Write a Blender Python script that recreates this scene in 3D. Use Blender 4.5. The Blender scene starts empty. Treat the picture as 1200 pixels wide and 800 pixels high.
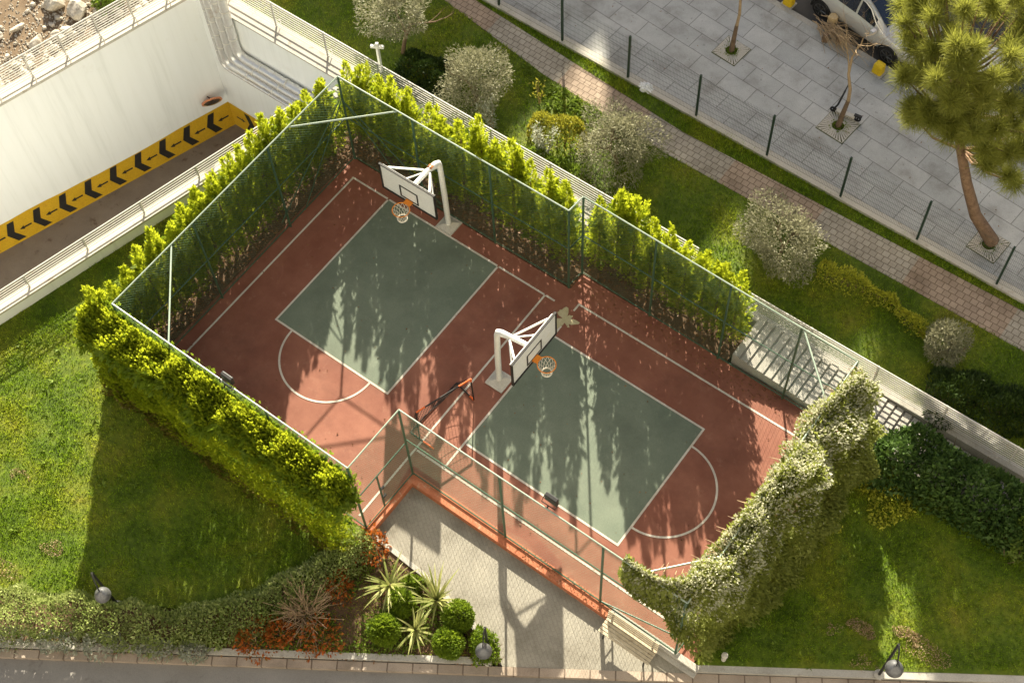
import bpy, math, random
import numpy as np
from mathutils import Vector, Matrix

C = bpy.context.scene
COL = C.collection
rng = np.random.default_rng(7)
R = math.radians

# ------------------------------------------------------------------ camera frame (metres; x along the court, y to the street)
CAM = np.array([18.18966, -16.51087, 34.0])
FW = np.array([-0.31701445, 0.37876117, -0.86950665])
RT = np.array([0.8027478, 0.59538698, -0.03332141])
UP = np.array([-0.50507208, 0.70855792, 0.49279597])
FPX = 1670.0

def W(px, py, z=0.0):
    """the point at height z that the photograph shows at (px, py)"""
    d = FW + (px - 600) / FPX * RT - (py - 400) / FPX * UP
    p = CAM + d * ((z - CAM[2]) / d[2])
    return (float(p[0]), float(p[1]), z)

# ------------------------------------------------------------------ materials
MATS = {}
def new_mat(name):
    m = bpy.data.materials.new(name)
    m.use_nodes = True
    MATS[name] = m
    nt = m.node_tree
    return m, nt, nt.nodes['Principled BSDF'], nt.nodes['Material Output']

def N(nt, typ, **kw):
    n = nt.nodes.new(typ)
    for k, v in kw.items():
        if k in n.inputs: n.inputs[k].default_value = v
        else: setattr(n, k, v)
    return n

def ramp(nt, fac, stops):
    r = nt.nodes.new('ShaderNodeValToRGB')
    els = r.color_ramp.elements
    while len(els) < len(stops): els.new(0.5)
    for e, (p, c) in zip(els, stops):
        e.position = p; e.color = (*c, 1)
    nt.links.new(fac, r.inputs['Fac'])
    return r.outputs['Color']

def mixc(nt, fac, a, b, mode='MIX'):
    m = nt.nodes.new('ShaderNodeMix'); m.data_type = 'RGBA'; m.blend_type = mode
    for sock, v in ((m.inputs[0], fac), (m.inputs[6], a), (m.inputs[7], b)):
        if hasattr(v, 'links') or hasattr(v, 'is_linked'): nt.links.new(v, sock)
        elif isinstance(v, tuple): sock.default_value = (*v, 1)
        else: sock.default_value = v
    return m.outputs[2]

def coord(nt, scale=(1, 1, 1), rot=0.0):
    g = nt.nodes.new('ShaderNodeNewGeometry')
    mp = nt.nodes.new('ShaderNodeMapping')
    mp.inputs['Scale'].default_value = scale
    mp.inputs['Rotation'].default_value = (0, 0, rot)
    nt.links.new(g.outputs['Position'], mp.inputs['Vector'])
    return mp.outputs['Vector']

def noise(nt, vec, scale, detail=4, rough=0.6):
    n = N(nt, 'ShaderNodeTexNoise', Scale=scale, Detail=detail, Roughness=rough)
    nt.links.new(vec, n.inputs['Vector'])
    return n.outputs['Fac']

def bump(nt, bsdf, h, strength=0.3, dist=0.02):
    b = N(nt, 'ShaderNodeBump', Strength=strength, Distance=dist)
    nt.links.new(h, b.inputs['Height']); nt.links.new(b.outputs['Normal'], bsdf.inputs['Normal'])

def rough_mat(name, c1, c2, scale=3.0, rough=0.8, metal=0.0, c3=None, scale2=30.0, bmp=0.15, spec=0.3):
    """a surface with blotches of two tones and a fine grain"""
    m, nt, b, o = new_mat(name)
    v = coord(nt)
    col = ramp(nt, noise(nt, v, scale, 6), [(0.35, c1), (0.65, c2)])
    f = noise(nt, v, scale2, 3)
    col = mixc(nt, 0.35, col, ramp(nt, f, [(0.3, tuple(x * .7 for x in c1)), (0.7, tuple(min(1, x * 1.25) for x in c2))]))
    if c3:
        k = ramp(nt, noise(nt, v, scale * .6 + 1.7, 8, .7), [(0.58, (0, 0, 0)), (0.68, (1, 1, 1))])
        col = mixc(nt, k, col, c3)
    nt.links.new(col, b.inputs['Base Color'])
    b.inputs['Roughness'].default_value = rough; b.inputs['Metallic'].default_value = metal
    b.inputs['Specular IOR Level'].default_value = spec
    if bmp: bump(nt, b, f, bmp, 0.01)
    return m

def leaf_mat(name, c1, c2, c3=None, trans=0.4, patch=1.3, tcol=None):
    """leaves: tone differs from leaf to leaf and in clumps, light comes through"""
    m, nt, b, o = new_mat(name)
    g = nt.nodes.new('ShaderNodeNewGeometry')
    v = coord(nt)
    f = nt.nodes.new('ShaderNodeMath'); f.operation = 'MULTIPLY_ADD'
    nt.links.new(noise(nt, v, patch, 3), f.inputs[0]); f.inputs[1].default_value = 0.9; f.inputs[2].default_value = -0.2
    a = nt.nodes.new('ShaderNodeMath'); a.operation = 'MULTIPLY_ADD'
    nt.links.new(g.outputs['Random Per Island'], a.inputs[0]); a.inputs[1].default_value = 0.5
    nt.links.new(f.outputs[0], a.inputs[2])
    stops = [(0.15, c1), (0.75, c2)] + ([(1.0, c3)] if c3 else [])
    col = ramp(nt, a.outputs[0], stops)
    nt.links.new(col, b.inputs['Base Color'])
    b.inputs['Roughness'].default_value = 0.55; b.inputs['Specular IOR Level'].default_value = 0.25
    t = nt.nodes.new('ShaderNodeBsdfTranslucent')
    nt.links.new(mixc(nt, 0.6, col, tcol or c2), t.inputs['Color'])
    mx = N(nt, 'ShaderNodeMixShader', Fac=trans)
    nt.links.new(b.outputs[0], mx.inputs[1]); nt.links.new(t.outputs[0], mx.inputs[2])
    nt.links.new(mx.outputs[0], o.inputs['Surface'])
    return m

def paver_mat(name, c1, c2, mortar, bw, bh, rot, msize=0.012, band=None, offset=0.5, bmp=0.35):
    m, nt, b, o = new_mat(name)
    v = coord(nt, rot=rot)
    br = N(nt, 'ShaderNodeTexBrick', Scale=1.0)
    br.inputs['Color1'].default_value = (*c1, 1); br.inputs['Color2'].default_value = (*c2, 1)
    br.inputs['Mortar'].default_value = (*mortar, 1)
    br.inputs['Mortar Size'].default_value = msize; br.inputs['Mortar Smooth'].default_value = 0.3
    br.inputs['Brick Width'].default_value = bw; br.inputs['Row Height'].default_value = bh
    br.offset = offset
    wv = nt.nodes.new('ShaderNodeVectorMath'); wv.operation = 'ADD'
    nz = N(nt, 'ShaderNodeTexNoise', Scale=1.2, Detail=3); nt.links.new(v, nz.inputs['Vector'])
    sc = nt.nodes.new('ShaderNodeVectorMath'); sc.operation = 'SCALE'; sc.inputs[3].default_value = 0.035
    nt.links.new(nz.outputs['Color'], sc.inputs[0])
    nt.links.new(v, wv.inputs[0]); nt.links.new(sc.outputs[0], wv.inputs[1])
    nt.links.new(wv.outputs[0], br.inputs['Vector'])
    col = br.outputs['Color']
    if band:
        # bands of another stone colour across the path
        sx = nt.nodes.new('ShaderNodeSeparateXYZ'); nt.links.new(v, sx.inputs[0])
        md = nt.nodes.new('ShaderNodeMath'); md.operation = 'PINGPONG'; md.inputs[1].default_value = band[1]
        nt.links.new(sx.outputs['X'], md.inputs[0])
        gt = nt.nodes.new('ShaderNodeMath'); gt.operation = 'GREATER_THAN'; gt.inputs[1].default_value = band[1] * .5
        nt.links.new(md.outputs[0], gt.inputs[0])
        tint = mixc(nt, 1.0, col, band[0], 'MULTIPLY')
        col = mixc(nt, gt.outputs[0], col, tint)
    dirt = ramp(nt, noise(nt, v, 0.9, 7, .65), [(0.28, (.6, .58, .54)), (0.5, (.95, .95, .94)), (0.72, (1.14, 1.14, 1.12))])
    col = mixc(nt, 1.0, col, dirt, 'MULTIPLY')
    col = mixc(nt, ramp(nt, noise(nt, v, 6.5, 2, .4), [(0.69, (0, 0, 0)), (0.73, (.4, .4, .4))]), col, tuple(x * .8 for x in mortar))
    g = ramp(nt, noise(nt, v, 45, 2), [(0.3, (.85, .85, .85)), (0.7, (1.12, 1.12, 1.12))])
    col = mixc(nt, 1.0, col, g, 'MULTIPLY')
    nt.links.new(col, b.inputs['Base Color']); b.inputs['Roughness'].default_value = 0.8
    b.inputs['Specular IOR Level'].default_value = 0.3
    inv = nt.nodes.new('ShaderNodeMath'); inv.operation = 'SUBTRACT'; inv.inputs[0].default_value = 1
    nt.links.new(br.outputs['Fac'], inv.inputs[1])
    bump(nt, b, inv.outputs[0], bmp, 0.01)
    return m

def grass_mat(name, trans, dry=1.0):
    m, nt, b, o = new_mat(name)
    v = coord(nt)
    big = noise(nt, v, 0.55, 5, .65)
    col = ramp(nt, big, [(0.28, (.1, .175, .012)), (0.46, (.185, .27, .02)), (0.63, (.3, .335, .034)), (0.76, (.38, .32, .085))])
    fine = ramp(nt, noise(nt, v, 7, 5), [(0.3, (.6, .65, .5)), (0.7, (1.3, 1.25, 1.2))])
    col = mixc(nt, 1.0, col, fine, 'MULTIPLY')
    g = nt.nodes.new('ShaderNodeNewGeometry')
    col = mixc(nt, 1.0, col, ramp(nt, g.outputs['Random Per Island'], [(0, (.45, .5, .35)), (1, (1.5, 1.45, 1.3))]), 'MULTIPLY')
    if trans: col = mixc(nt, 1.0, col, (1.1, 1.17, 1.05), 'MULTIPLY')  # blades tinted lighter: sunlit brightness put into their colour
    if not trans: col = mixc(nt, 1.0, col, (.42, .44, .36), 'MULTIPLY')  # ground below the blades darkened: their shade is in the colour
    nt.links.new(col, b.inputs['Base Color'])
    b.inputs['Roughness'].default_value = 0.7; b.inputs['Specular IOR Level'].default_value = 0.2
    if trans:
        t = nt.nodes.new('ShaderNodeBsdfTranslucent'); nt.links.new(col, t.inputs['Color'])
        mx = N(nt, 'ShaderNodeMixShader', Fac=trans)
        nt.links.new(b.outputs[0], mx.inputs[1]); nt.links.new(t.outputs[0], mx.inputs[2])
        nt.links.new(mx.outputs[0], o.inputs['Surface'])
    else:
        bump(nt, b, noise(nt, v, 40, 3), 0.6, 0.03)
    return m

M_SOIL = rough_mat('soil', (.07, .042, .022), (.13, .08, .045), 2.5, .95, 0, (.16, .1, .05), 25, .5)
M_RUBSOIL = rough_mat('rubble soil', (.12, .08, .045), (.2, .145, .09), 1.5, .95, 0, (.09, .065, .04), 22, .6)
M_ROCK = rough_mat('rock', (.36, .31, .24), (.52, .48, .4), 5, .9, 0, (.3, .25, .19), 30, .5)
M_GRASS = grass_mat('lawn', 0)
M_BLADE = grass_mat('grass blade', .45)
def court_mat(name, c1, c2, wear, stain, soft=1.0):
    """acrylic court paint: cloudy fading, water stains, scuffs and grit"""
    m, nt, b, o = new_mat(name); v = coord(nt)
    col = ramp(nt, noise(nt, v, .9, 7, .65), [(0.32, c1), (0.66, c2)])
    k = ramp(nt, noise(nt, v, .55, 9, .72), [(0.5, (0, 0, 0)), (0.66, (.75 * soft,) * 3)]); col = mixc(nt, k, col, stain)
    k = ramp(nt, noise(nt, coord(nt, (1, 1, 1), .6), 2.3, 10, .75), [(0.57, (0, 0, 0)), (0.72, (.7 * soft,) * 3)]); col = mixc(nt, k, col, wear)
    k = ramp(nt, noise(nt, coord(nt, (9, .9, 1), R(38)), 1.0, 6, .7), [(0.62, (0, 0, 0)), (0.74, (.45 * soft,) * 3)]); col = mixc(nt, k, col, wear)
    f = noise(nt, v, 70, 3); col = mixc(nt, .5, col, mixc(nt, 1.0, col, ramp(nt, f, [(0.3, (.6, .6, .6)), (0.7, (1.3, 1.3, 1.3))]), 'MULTIPLY'))
    nt.links.new(col, b.inputs['Base Color']); b.inputs['Roughness'].default_value = .75; b.inputs['Specular IOR Level'].default_value = .3; bump(nt, b, f, .06, .01)
    return m
M_RED = court_mat('red court paint', (.2, .07, .042), (.275, .112, .07), (.36, .19, .125), (.145, .056, .036), .75)
M_GREEN = court_mat('green court paint', (.13, .16, .115), (.17, .2, .145), (.23, .25, .19), (.1, .118, .085), .7)
M_LINE = court_mat('white line paint', (.5, .45, .37), (.66, .61, .52), (.33, .2, .14), (.44, .37, .29))
M_ORANGE = rough_mat('orange plinth paint', (.36, .11, .05), (.43, .16, .08), 3, .8, 0, (.45, .3, .2), 30, .2)
M_CREAM = rough_mat('cream spill', (.42, .36, .2), (.52, .46, .29), 8, .9)
M_CONC = rough_mat('concrete', (.33, .31, .27), (.44, .42, .37), 1.5, .9, 0, (.26, .23, .19), 30, .25)
M_CONCW = rough_mat('pale concrete', (.44, .41, .35), (.53, .5, .43), 1.5, .85, 0, (.36, .31, .24), 30, .15)
def wall_mat():
    """white render with faint rain streaks and a few grubby patches"""
    m, nt, b, o = new_mat('white wall render'); v = coord(nt)
    col = ramp(nt, noise(nt, coord(nt, (3.2, 3.2, .16)), 1.0, 7, .7), [(0.3, (.74, .76, .74)), (0.5, (.82, .84, .825)), (0.7, (.84, .86, .85))])
    k = ramp(nt, noise(nt, v, .8, 8, .7), [(0.62, (0, 0, 0)), (0.75, (.5, .5, .5))]); col = mixc(nt, k, col, (.68, .66, .6))
    nt.links.new(col, b.inputs['Base Color']); b.inputs['Roughness'].default_value = .7; b.inputs['Specular IOR Level'].default_value = .3
    bump(nt, b, noise(nt, v, 35, 3), .04, .01)
    return m
M_WALL = wall_mat()
M_YELLOW = rough_mat('yellow wall paint', (.56, .33, .012), (.62, .38, .02), 2, .7, 0, (.5, .27, .02), 20, .05)
M_BLACK = rough_mat('black paint', (.018, .016, .014), (.03, .028, .025), 4, .6)
M_RAMP = rough_mat('ramp asphalt', (.15, .118, .09), (.2, .16, .125), 1.4, .9, 0, (.11, .075, .05), 50, .3)
M_ROAD = rough_mat('road asphalt', (.2, .185, .165), (.25, .235, .21), 1.0, .85, 0, (.17, .155, .135), 60, .3)
M_STREET = rough_mat('street asphalt', (.06, .058, .055), (.085, .082, .078), 1.0, .9, 0, None, 60, .3)
M_KERB = paver_mat('kerb stone', (.32, .255, .2), (.38, .31, .245), (.16, .12, .09), .62, 6.0, R(-33.9), .02, None, 0)
M_PATH = paver_mat('path pavers', (.32, .285, .23), (.4, .36, .295), (.18, .15, .11), .21, .2, R(0), .014, ((.97, .82, .74), 3.0))
M_SIDE = paver_mat('sidewalk slabs', (.38, .385, .37), (.455, .455, .435), (.22, .22, .205), 1.05, .68, R(5), .014)
M_PAVE = paver_mat('terrace pavers', (.255, .237, .195), (.275, .256, .212), (.235, .216, .175), .2, .1, R(35), .012, None, .5, .25)
M_STEEL = rough_mat('white painted steel', (.5, .48, .42), (.58, .56, .5), 3, .45, 0, (.5, .42, .32), 30, .03, .4)
M_GREENST = rough_mat('green painted steel', (.035, .075, .045), (.055, .105, .065), 3, .45, 0, None, 30, .02, .4)
M_PALEGREEN = rough_mat('pale green pipe', (.25, .32, .25), (.32, .38, .3), 3, .4, 0, None, 30, .02, .4)
M_WIRE = rough_mat('green wire mesh', (.08, .16, .1), (.12, .2, .13), 3, .45, 0, None, 30, 0, .4)
M_DKGREEN = rough_mat('dark green post', (.018, .04, .025), (.03, .055, .035), 3, .5)
M_DKWIRE = rough_mat('dark wire mesh', (.05, .065, .055), (.07, .085, .07), 3, .5, 0, None, 30, 0)
M_WHITE = rough_mat('white steel', (.72, .72, .68), (.8, .8, .76), 4, .4, 0, (.74, .7, .6), 30, .02, .4)
M_RUST = rough_mat('rust', (.32, .11, .03), (.45, .19, .07), 12, .85)
M_BOARD = rough_mat('white board', (.78, .8, .76), (.82, .84, .8), 2, .5, 0, (.7, .7, .62), 30, .02)
M_RIM = rough_mat('orange rim', (.72, .22, .02), (.78, .27, .03), 8, .45)
M_NET = rough_mat('net cord', (.7, .66, .55), (.8, .76, .66), 20, .8)
M_GOALO = rough_mat('orange goal tube', (.75, .12, .02), (.8, .16, .03), 8, .5)
M_DKNET = rough_mat('dark net cord', (.03, .022, .018), (.05, .035, .03), 20, .8)
M_DUCT = rough_mat('white duct', (.72, .71, .69), (.8, .79, .77), 3, .25, .5, (.6, .54, .46), 20, .03, .5)
M_WOOD = rough_mat('weathered wood', (.42, .35, .24), (.55, .48, .35), 9, .8, 0, (.33, .26, .17), 40, .2)
M_BARK = rough_mat('bark', (.13, .085, .05), (.22, .15, .095), 9, .9, 0, (.1, .065, .04), 40, .6)
M_PBARK = rough_mat('pine bark', (.15, .092, .055), (.27, .17, .105), 7, .9, 0, (.08, .05, .032), 24, 1.0)
M_TWIG = rough_mat('dry twigs', (.32, .22, .12), (.45, .33, .2), 9, .9)
M_LAMP = rough_mat('grey lamp metal', (.12, .125, .13), (.2, .2, .205), 5, .4, .6, None, 30, .02, .5)
M_DARK = rough_mat('dark metal', (.02, .02, .02), (.035, .034, .032), 5, .45, .3)
M_YEL = rough_mat('yellow bollard', (.62, .42, .01), (.68, .47, .015), 6, .6)
M_TYRE = rough_mat('tyre rubber', (.016, .016, .016), (.026, .025, .025), 8, .8)
M_ALLOY = rough_mat('alloy', (.1, .1, .1), (.16, .16, .16), 8, .35, .8)
M_CAR = rough_mat('silver car paint', (.58, .57, .54), (.62, .61, .58), 1.5, .28, .3, None, 200, .0, .5)
M_CAR2 = rough_mat('white car paint', (.7, .7, .68), (.74, .74, .72), 1.5, .28, .1, None, 200, .0, .5)
M_TRIM = rough_mat('chrome trim', (.65, .63, .58), (.7, .68, .63), 5, .25, .6)
M_GLASS = rough_mat('dark glass', (.012, .016, .028), (.018, .024, .04), 2, .06, 0, None, 30, 0, .8)
M_PLASTIC = rough_mat('white bag', (.75, .76, .76), (.82, .82, .82), 9, .4)
M_MIRROR = rough_mat('mirror face', (.25, .22, .18), (.32, .29, .24), 3, .08, .9, None, 30, 0)
M_MIRRIM = rough_mat('orange mirror rim', (.6, .22, .1), (.66, .28, .14), 8, .5)
M_LENS = rough_mat('floodlight glass', (.1, .11, .1), (.16, .17, .16), 3, .15, .3)
M_MOSS = rough_mat('moss', (.05, .065, .012), (.09, .1, .02), 6, .95, 0, None, 40, .6)
M_BWALL = rough_mat('facade render', (.22, .215, .205), (.26, .255, .245), 1, .9)

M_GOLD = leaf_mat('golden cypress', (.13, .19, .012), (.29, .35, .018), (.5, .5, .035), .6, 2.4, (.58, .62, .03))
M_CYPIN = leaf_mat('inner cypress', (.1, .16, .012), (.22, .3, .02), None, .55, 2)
M_DEAD = leaf_mat('dead sprays', (.085, .05, .026), (.15, .095, .045), (.2, .14, .06), .15, 2)
M_OLIVE = leaf_mat('olive leaves', (.17, .17, .09), (.32, .31, .19), (.5, .47, .34), .25, 2.2)
M_BOX = leaf_mat('boxwood', (.09, .16, .01), (.2, .28, .02), (.32, .37, .04), .4, 3)
M_HEDGE = leaf_mat('low hedge leaves', (.07, .12, .015), (.15, .21, .03), (.3, .33, .1), .3, .9)
M_VARIE = leaf_mat('variegated leaves', (.16, .23, .04), (.38, .43, .15), (.64, .64, .4), .3, 1.2)
M_IVY = leaf_mat('climber leaves', (.14, .17, .025), (.29, .32, .07), (.4, .42, .14), .5, 1.5)
M_BLOOM = leaf_mat('climber blossom', (.42, .43, .26), (.62, .61, .44), (.74, .71, .56), .35, 2)
M_LAUREL = leaf_mat('laurel leaves', (.035, .075, .016), (.085, .15, .03), (.17, .24, .05), .28, 1.2)
M_JUNI = leaf_mat('dark juniper', (.02, .04, .008), (.045, .075, .014), None, .15, 1.5)
M_YHEDGE = leaf_mat('yellow hedge', (.26, .29, .025), (.5, .5, .05), (.66, .6, .12), .35, 2.5)
M_AMBER = leaf_mat('amber hedge', (.16, .17, .02), (.38, .36, .04), (.55, .46, .08), .35, 2.5)
M_SILVER = leaf_mat('silver shrub', (.3, .32, .23), (.46, .48, .37), (.6, .62, .5), .2, 3)
M_REDLEAF = leaf_mat('red shrub', (.12, .1, .015), (.46, .11, .018), (.72, .16, .02), .4, 4)
M_YUCCA = leaf_mat('yucca blades', (.16, .2, .04), (.4, .4, .14), (.58, .54, .28), .3, 4)
M_PINE = leaf_mat('pine needles', (.15, .17, .025), (.33, .34, .06), (.5, .48, .14), .5, 1.0)
M_WEED = leaf_mat('weeds', (.1, .16, .014), (.19, .27, .03), (.3, .35, .06), .35, 2)
M_LITTER = leaf_mat('leaf litter', (.13, .06, .025), (.26, .13, .05), (.36, .22, .1), .15, 5)

# ------------------------------------------------------------------ object helpers
def tag(o, label=None, cat=None, group=None, kind=None):
    if label: o['label'] = label
    if cat: o['category'] = cat
    if group: o['group'] = group
    if kind: o['kind'] = kind
    return o

def thing(name, label, cat, loc=(0, 0, 0), rz=0.0, group=None):
    o = bpy.data.objects.new(name, None); COL.objects.link(o)
    o.location = loc; o.rotation_euler = (0, 0, rz); o.empty_display_size = .2
    return tag(o, label, cat, group)

def link_mesh(name, me, mat, parent=None):
    o = bpy.data.objects.new(name, me); COL.objects.link(o)
    me.materials.append(mat)
    if parent is not None: o.parent = parent
    return o

def root_loc(o):
    v = Vector((0, 0, 0))
    while o is not None:
        v += Vector(o.location); o = o.parent
    return v

class MB:
    def __init__(s): s.v = []; s.f = []
    def add(s, vs, fs):
        n = len(s.v); s.v.extend([tuple(map(float, v)) for v in vs]); s.f.extend([tuple(i + n for i in f) for f in fs]); return s
    def box(s, c, d, rz=0.0, taper=1.0):
        x, y, z = d[0] / 2, d[1] / 2, d[2] / 2
        ca, sa = math.cos(rz), math.sin(rz); vs = []
        for sz in (-1, 1):
            k = taper if sz > 0 else 1
            for sx, sy in ((-1, -1), (1, -1), (1, 1), (-1, 1)):
                px, py = sx * x * k, sy * y * k
                vs.append((c[0] + ca * px - sa * py, c[1] + sa * px + ca * py, c[2] + sz * z))
        return s.add(vs, [(3, 2, 1, 0), (4, 5, 6, 7), (0, 1, 5, 4), (1, 2, 6, 5), (2, 3, 7, 6), (3, 0, 4, 7)])
    def prism(s, poly, z0, z1):
        n = len(poly)
        if sum(poly[i][0] * poly[(i + 1) % n][1] - poly[(i + 1) % n][0] * poly[i][1] for i in range(n)) < 0: poly = poly[::-1]
        vs = [(p[0], p[1], z0) for p in poly] + [(p[0], p[1], z1) for p in poly]
        return s.add(vs, [tuple(range(n - 1, -1, -1)), tuple(range(n, 2 * n))] + [(i, (i + 1) % n, n + (i + 1) % n, n + i) for i in range(n)])
    def tube(s, p, q, r, n=8, r2=None):
        return s.path([p, q], [r, r if r2 is None else r2], n)
    def path(s, pts, rad, n=8, closed=False):
        pts = [Vector(p) for p in pts]
        if not hasattr(rad, '__len__'): rad = [rad] * len(pts)
        m = len(pts); rings = []; ref = None
        for i, p in enumerate(pts):
            a = pts[(i - 1) % m] if (i > 0 or closed) else p
            b = pts[(i + 1) % m] if (i < m - 1 or closed) else p
            t = (b - a).normalized()
            if ref is None:
                ref = t.cross(Vector((0, 0, 1)))
                if ref.length < .1: ref = t.cross(Vector((1, 0, 0)))
            ref = (ref - t * ref.dot(t)).normalized(); u = t.cross(ref)
            rings.append([p + (ref * math.cos(k * 2 * math.pi / n) + u * math.sin(k * 2 * math.pi / n)) * rad[i] for k in range(n)])
        vs = [v for rg in rings for v in rg]; fs = []
        for i in range(m if closed else m - 1):
            for k in range(n):
                fs.append((i * n + k, i * n + (k + 1) % n, ((i + 1) % m) * n + (k + 1) % n, ((i + 1) % m) * n + k))
        if not closed:
            fs.append(tuple(range(n - 1, -1, -1))); fs.append(tuple((m - 1) * n + k for k in range(n)))
        return s.add(vs, fs)
    def lathe(s, c, prof, n=20):
        vs = []; fs = []
        for r, z in prof:
            for k in range(n):
                a = k * 2 * math.pi / n; vs.append((c[0] + r * math.cos(a), c[1] + r * math.sin(a), c[2] + z))
        for i in range(len(prof) - 1):
            for k in range(n): fs.append((i * n + k, i * n + (k + 1) % n, (i + 1) * n + (k + 1) % n, (i + 1) * n + k))
        fs.append(tuple(range(n - 1, -1, -1))); fs.append(tuple((len(prof) - 1) * n + k for k in range(n)))
        return s.add(vs, fs)
    def build(s, name, mat, parent=None, smooth=False, local=False, bevel=0.0):
        v = s.v
        if parent is not None and not local:
            l = root_loc(parent); v = [(a - l[0], b - l[1], c - l[2]) for a, b, c in v]
        me = bpy.data.meshes.new(name); me.from_pydata(v, [], s.f); me.update()
        if smooth:
            me.polygons.foreach_set('use_smooth', [True] * len(me.polygons))
            try: me.set_sharp_from_angle(angle=R(40))
            except Exception: pass
        o = link_mesh(name, me, mat, parent)
        if bevel:
            b = o.modifiers.new('bevel', 'BEVEL'); b.width = bevel; b.segments = 2; b.limit_method = 'ANGLE'; b.angle_limit = R(40)
        return o

def np_mesh(name, V, F, mat, parent=None, local=False):
    """V (n,3) floats, F (m,k) indices, all faces with k corners"""
    V = np.asarray(V, dtype=np.float32)
    if parent is not None and not local:
        V = V - np.array(root_loc(parent), dtype=np.float32)
    k = F.shape[1]; me = bpy.data.meshes.new(name)
    me.vertices.add(len(V)); me.vertices.foreach_set('co', V.ravel())
    me.loops.add(F.size); me.loops.foreach_set('vertex_index', F.ravel().astype(np.int32))
    me.polygons.add(len(F)); me.polygons.foreach_set('loop_start', np.arange(0, F.size, k, dtype=np.int32))
    me.polygons.foreach_set('loop_total', np.full(len(F), k, dtype=np.int32))
    me.update(calc_edges=True)
    return link_mesh(name, me, mat, parent)

def dup(root, loc, rz=0.0, scale=(1, 1, 1), label=None):
    r = root.copy(); COL.objects.link(r); r.location = loc; r.rotation_euler = (0, 0, rz); r.scale = scale
    if label: r['label'] = label
    for ch in list(root.children):
        c = ch.copy(); COL.objects.link(c); c.parent = r
        for g in ch.children:
            d = g.copy(); COL.objects.link(d); d.parent = c
    return r

# ------------------------------------------------------------------ foliage helpers (numpy)
def unit(a): return a / np.maximum(np.linalg.norm(a, axis=-1, keepdims=True), 1e-9)

def spray_template(n=9, seed=0, spread=.5, w=.085):
    """a flat frond: diamond scales along a stem; x aside, y along, z up"""
    r = np.random.default_rng(seed); V = []; F = []
    for i in range(n):
        t = i / (n - 1); side = 0 if i == n - 1 else (1 if i % 2 else -1)
        base = np.array([0, t * .62, 0]); L = (.42 - .12 * t) * r.uniform(.8, 1.2)
        a = side * spread * r.uniform(.7, 1.2)
        d = np.array([math.sin(a), math.cos(a), r.uniform(-.25, .25)]); sd = np.array([math.cos(a), -math.sin(a), r.uniform(-.3, .3)])
        k = len(V); V += [base, base + d * L * .45 + sd * w, base + d * L, base + d * L * .45 - sd * w]; F.append((k, k + 1, k + 2, k + 3))
    return np.array(V), np.array(F)

LEAF = (np.array([(0, 0, 0), (.28, .45, .07), (0, 1, -.06), (-.28, .45, .07)]), np.array([(0, 1, 2, 3)]))
NEEDLE = (np.array([(-.5, 0, 0), (.5, 0, 0), (.2, 1, 0), (-.2, 1, 0)]), np.array([(0, 1, 2, 3)]))

def scatter(template, pos, direc, size, r, width=None):
    T, F = template; n = len(pos)
    Y = unit(direc); ref = unit(r.normal(size=(n, 3))); X = unit(np.cross(Y, ref)); Z = np.cross(X, Y)
    size = np.broadcast_to(np.asarray(size, float), (n,)); wd = size if width is None else np.broadcast_to(np.asarray(width, float), (n,))
    V = pos[:, None, :] + (X[:, None, :] * T[None, :, 0:1] * wd[:, None, None] + Y[:, None, :] * T[None, :, 1:2] * size[:, None, None] + Z[:, None, :] * T[None, :, 2:3] * size[:, None, None])
    FF = F[None] + (np.arange(n) * len(T))[:, None, None]
    return V.reshape(-1, 3), FF.reshape(-1, F.shape[1])

def cat(*vf):
    V = []; F = []; k = 0
    for v, f in vf:
        V.append(v); F.append(f + k); k += len(v)
    return np.concatenate(V), np.concatenate(F)

def lumps(p, r, k=14, amp=.25, size=.5):
    """smooth random lumps in space, for uneven outlines"""
    c = r.normal(size=(k, 3)); ph = r.uniform(0, 6.28, k); s = np.zeros(len(p))
    for i in range(k): s += np.sin(p @ c[i] / size + ph[i])
    return s / math.sqrt(k) * amp

def ball_points(n, r, c, rad, shell=.35, amp=.12, size=.3, low=-.75):
    d = unit(r.normal(size=(int(n * 1.6), 3))); d = d[d[:, 2] > low][:n]
    k = 1 - shell * r.random(len(d)) ** 1.5
    p = d * np.array(rad) * (k * (1 + lumps(d * np.array(rad), r, 12, amp, size)))[:, None]
    return p + np.array(c), d

def limb_tree(mb, p, d, L, rad, depth, r, spread=.55, up=.15, shrink=.68, kids=(2, 3), n=6, tips=None):
    d = Vector(d).normalized(); p = Vector(p); pts = [p]; rr = [rad]
    for i in range(3):
        d = (d + Vector(r.normal(size=3) * .12) + Vector((0, 0, up * .3))).normalized()
        p = p + d * (L / 3); pts.append(p); rr.append(rad * (1 - .12 * (i + 1)))
    mb.path(pts, rr, n)
    if tips is not None and depth <= 1: tips.append(p)
    if depth == 0: return
    for k in range(r.integers(kids[0], kids[1] + 1)):
        nd = (d + Vector(r.normal(size=3)) * spread + Vector((0, 0, up))).normalized()
        q = pts[2] if k == 0 and depth > 1 else p
        limb_tree(mb, q, nd, L * shrink * r.uniform(.8, 1.2), rr[-1] * .72, depth - 1, r, spread, up, shrink, kids, max(4, n - 1), tips)

# ------------------------------------------------------------------ lines of the place
def xA(y): return -11.6 + .2694 * (y + 4.53)       # inner face of the white ramp wall
def xE(y): return -6.2 + .2463 * (y + 9.61)        # lawn side of the ramp kerb
def yK(x): return -16.2 + .672 * (x - .6)          # road kerb
AR = math.atan2(1, .2694); ER = math.atan2(1, .2463); KR = math.atan(.672)
RY = 2.35                                           # face of the far ramp wall

def struct(name, mb, mat): return tag(mb.build(name, mat), kind='structure')

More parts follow.
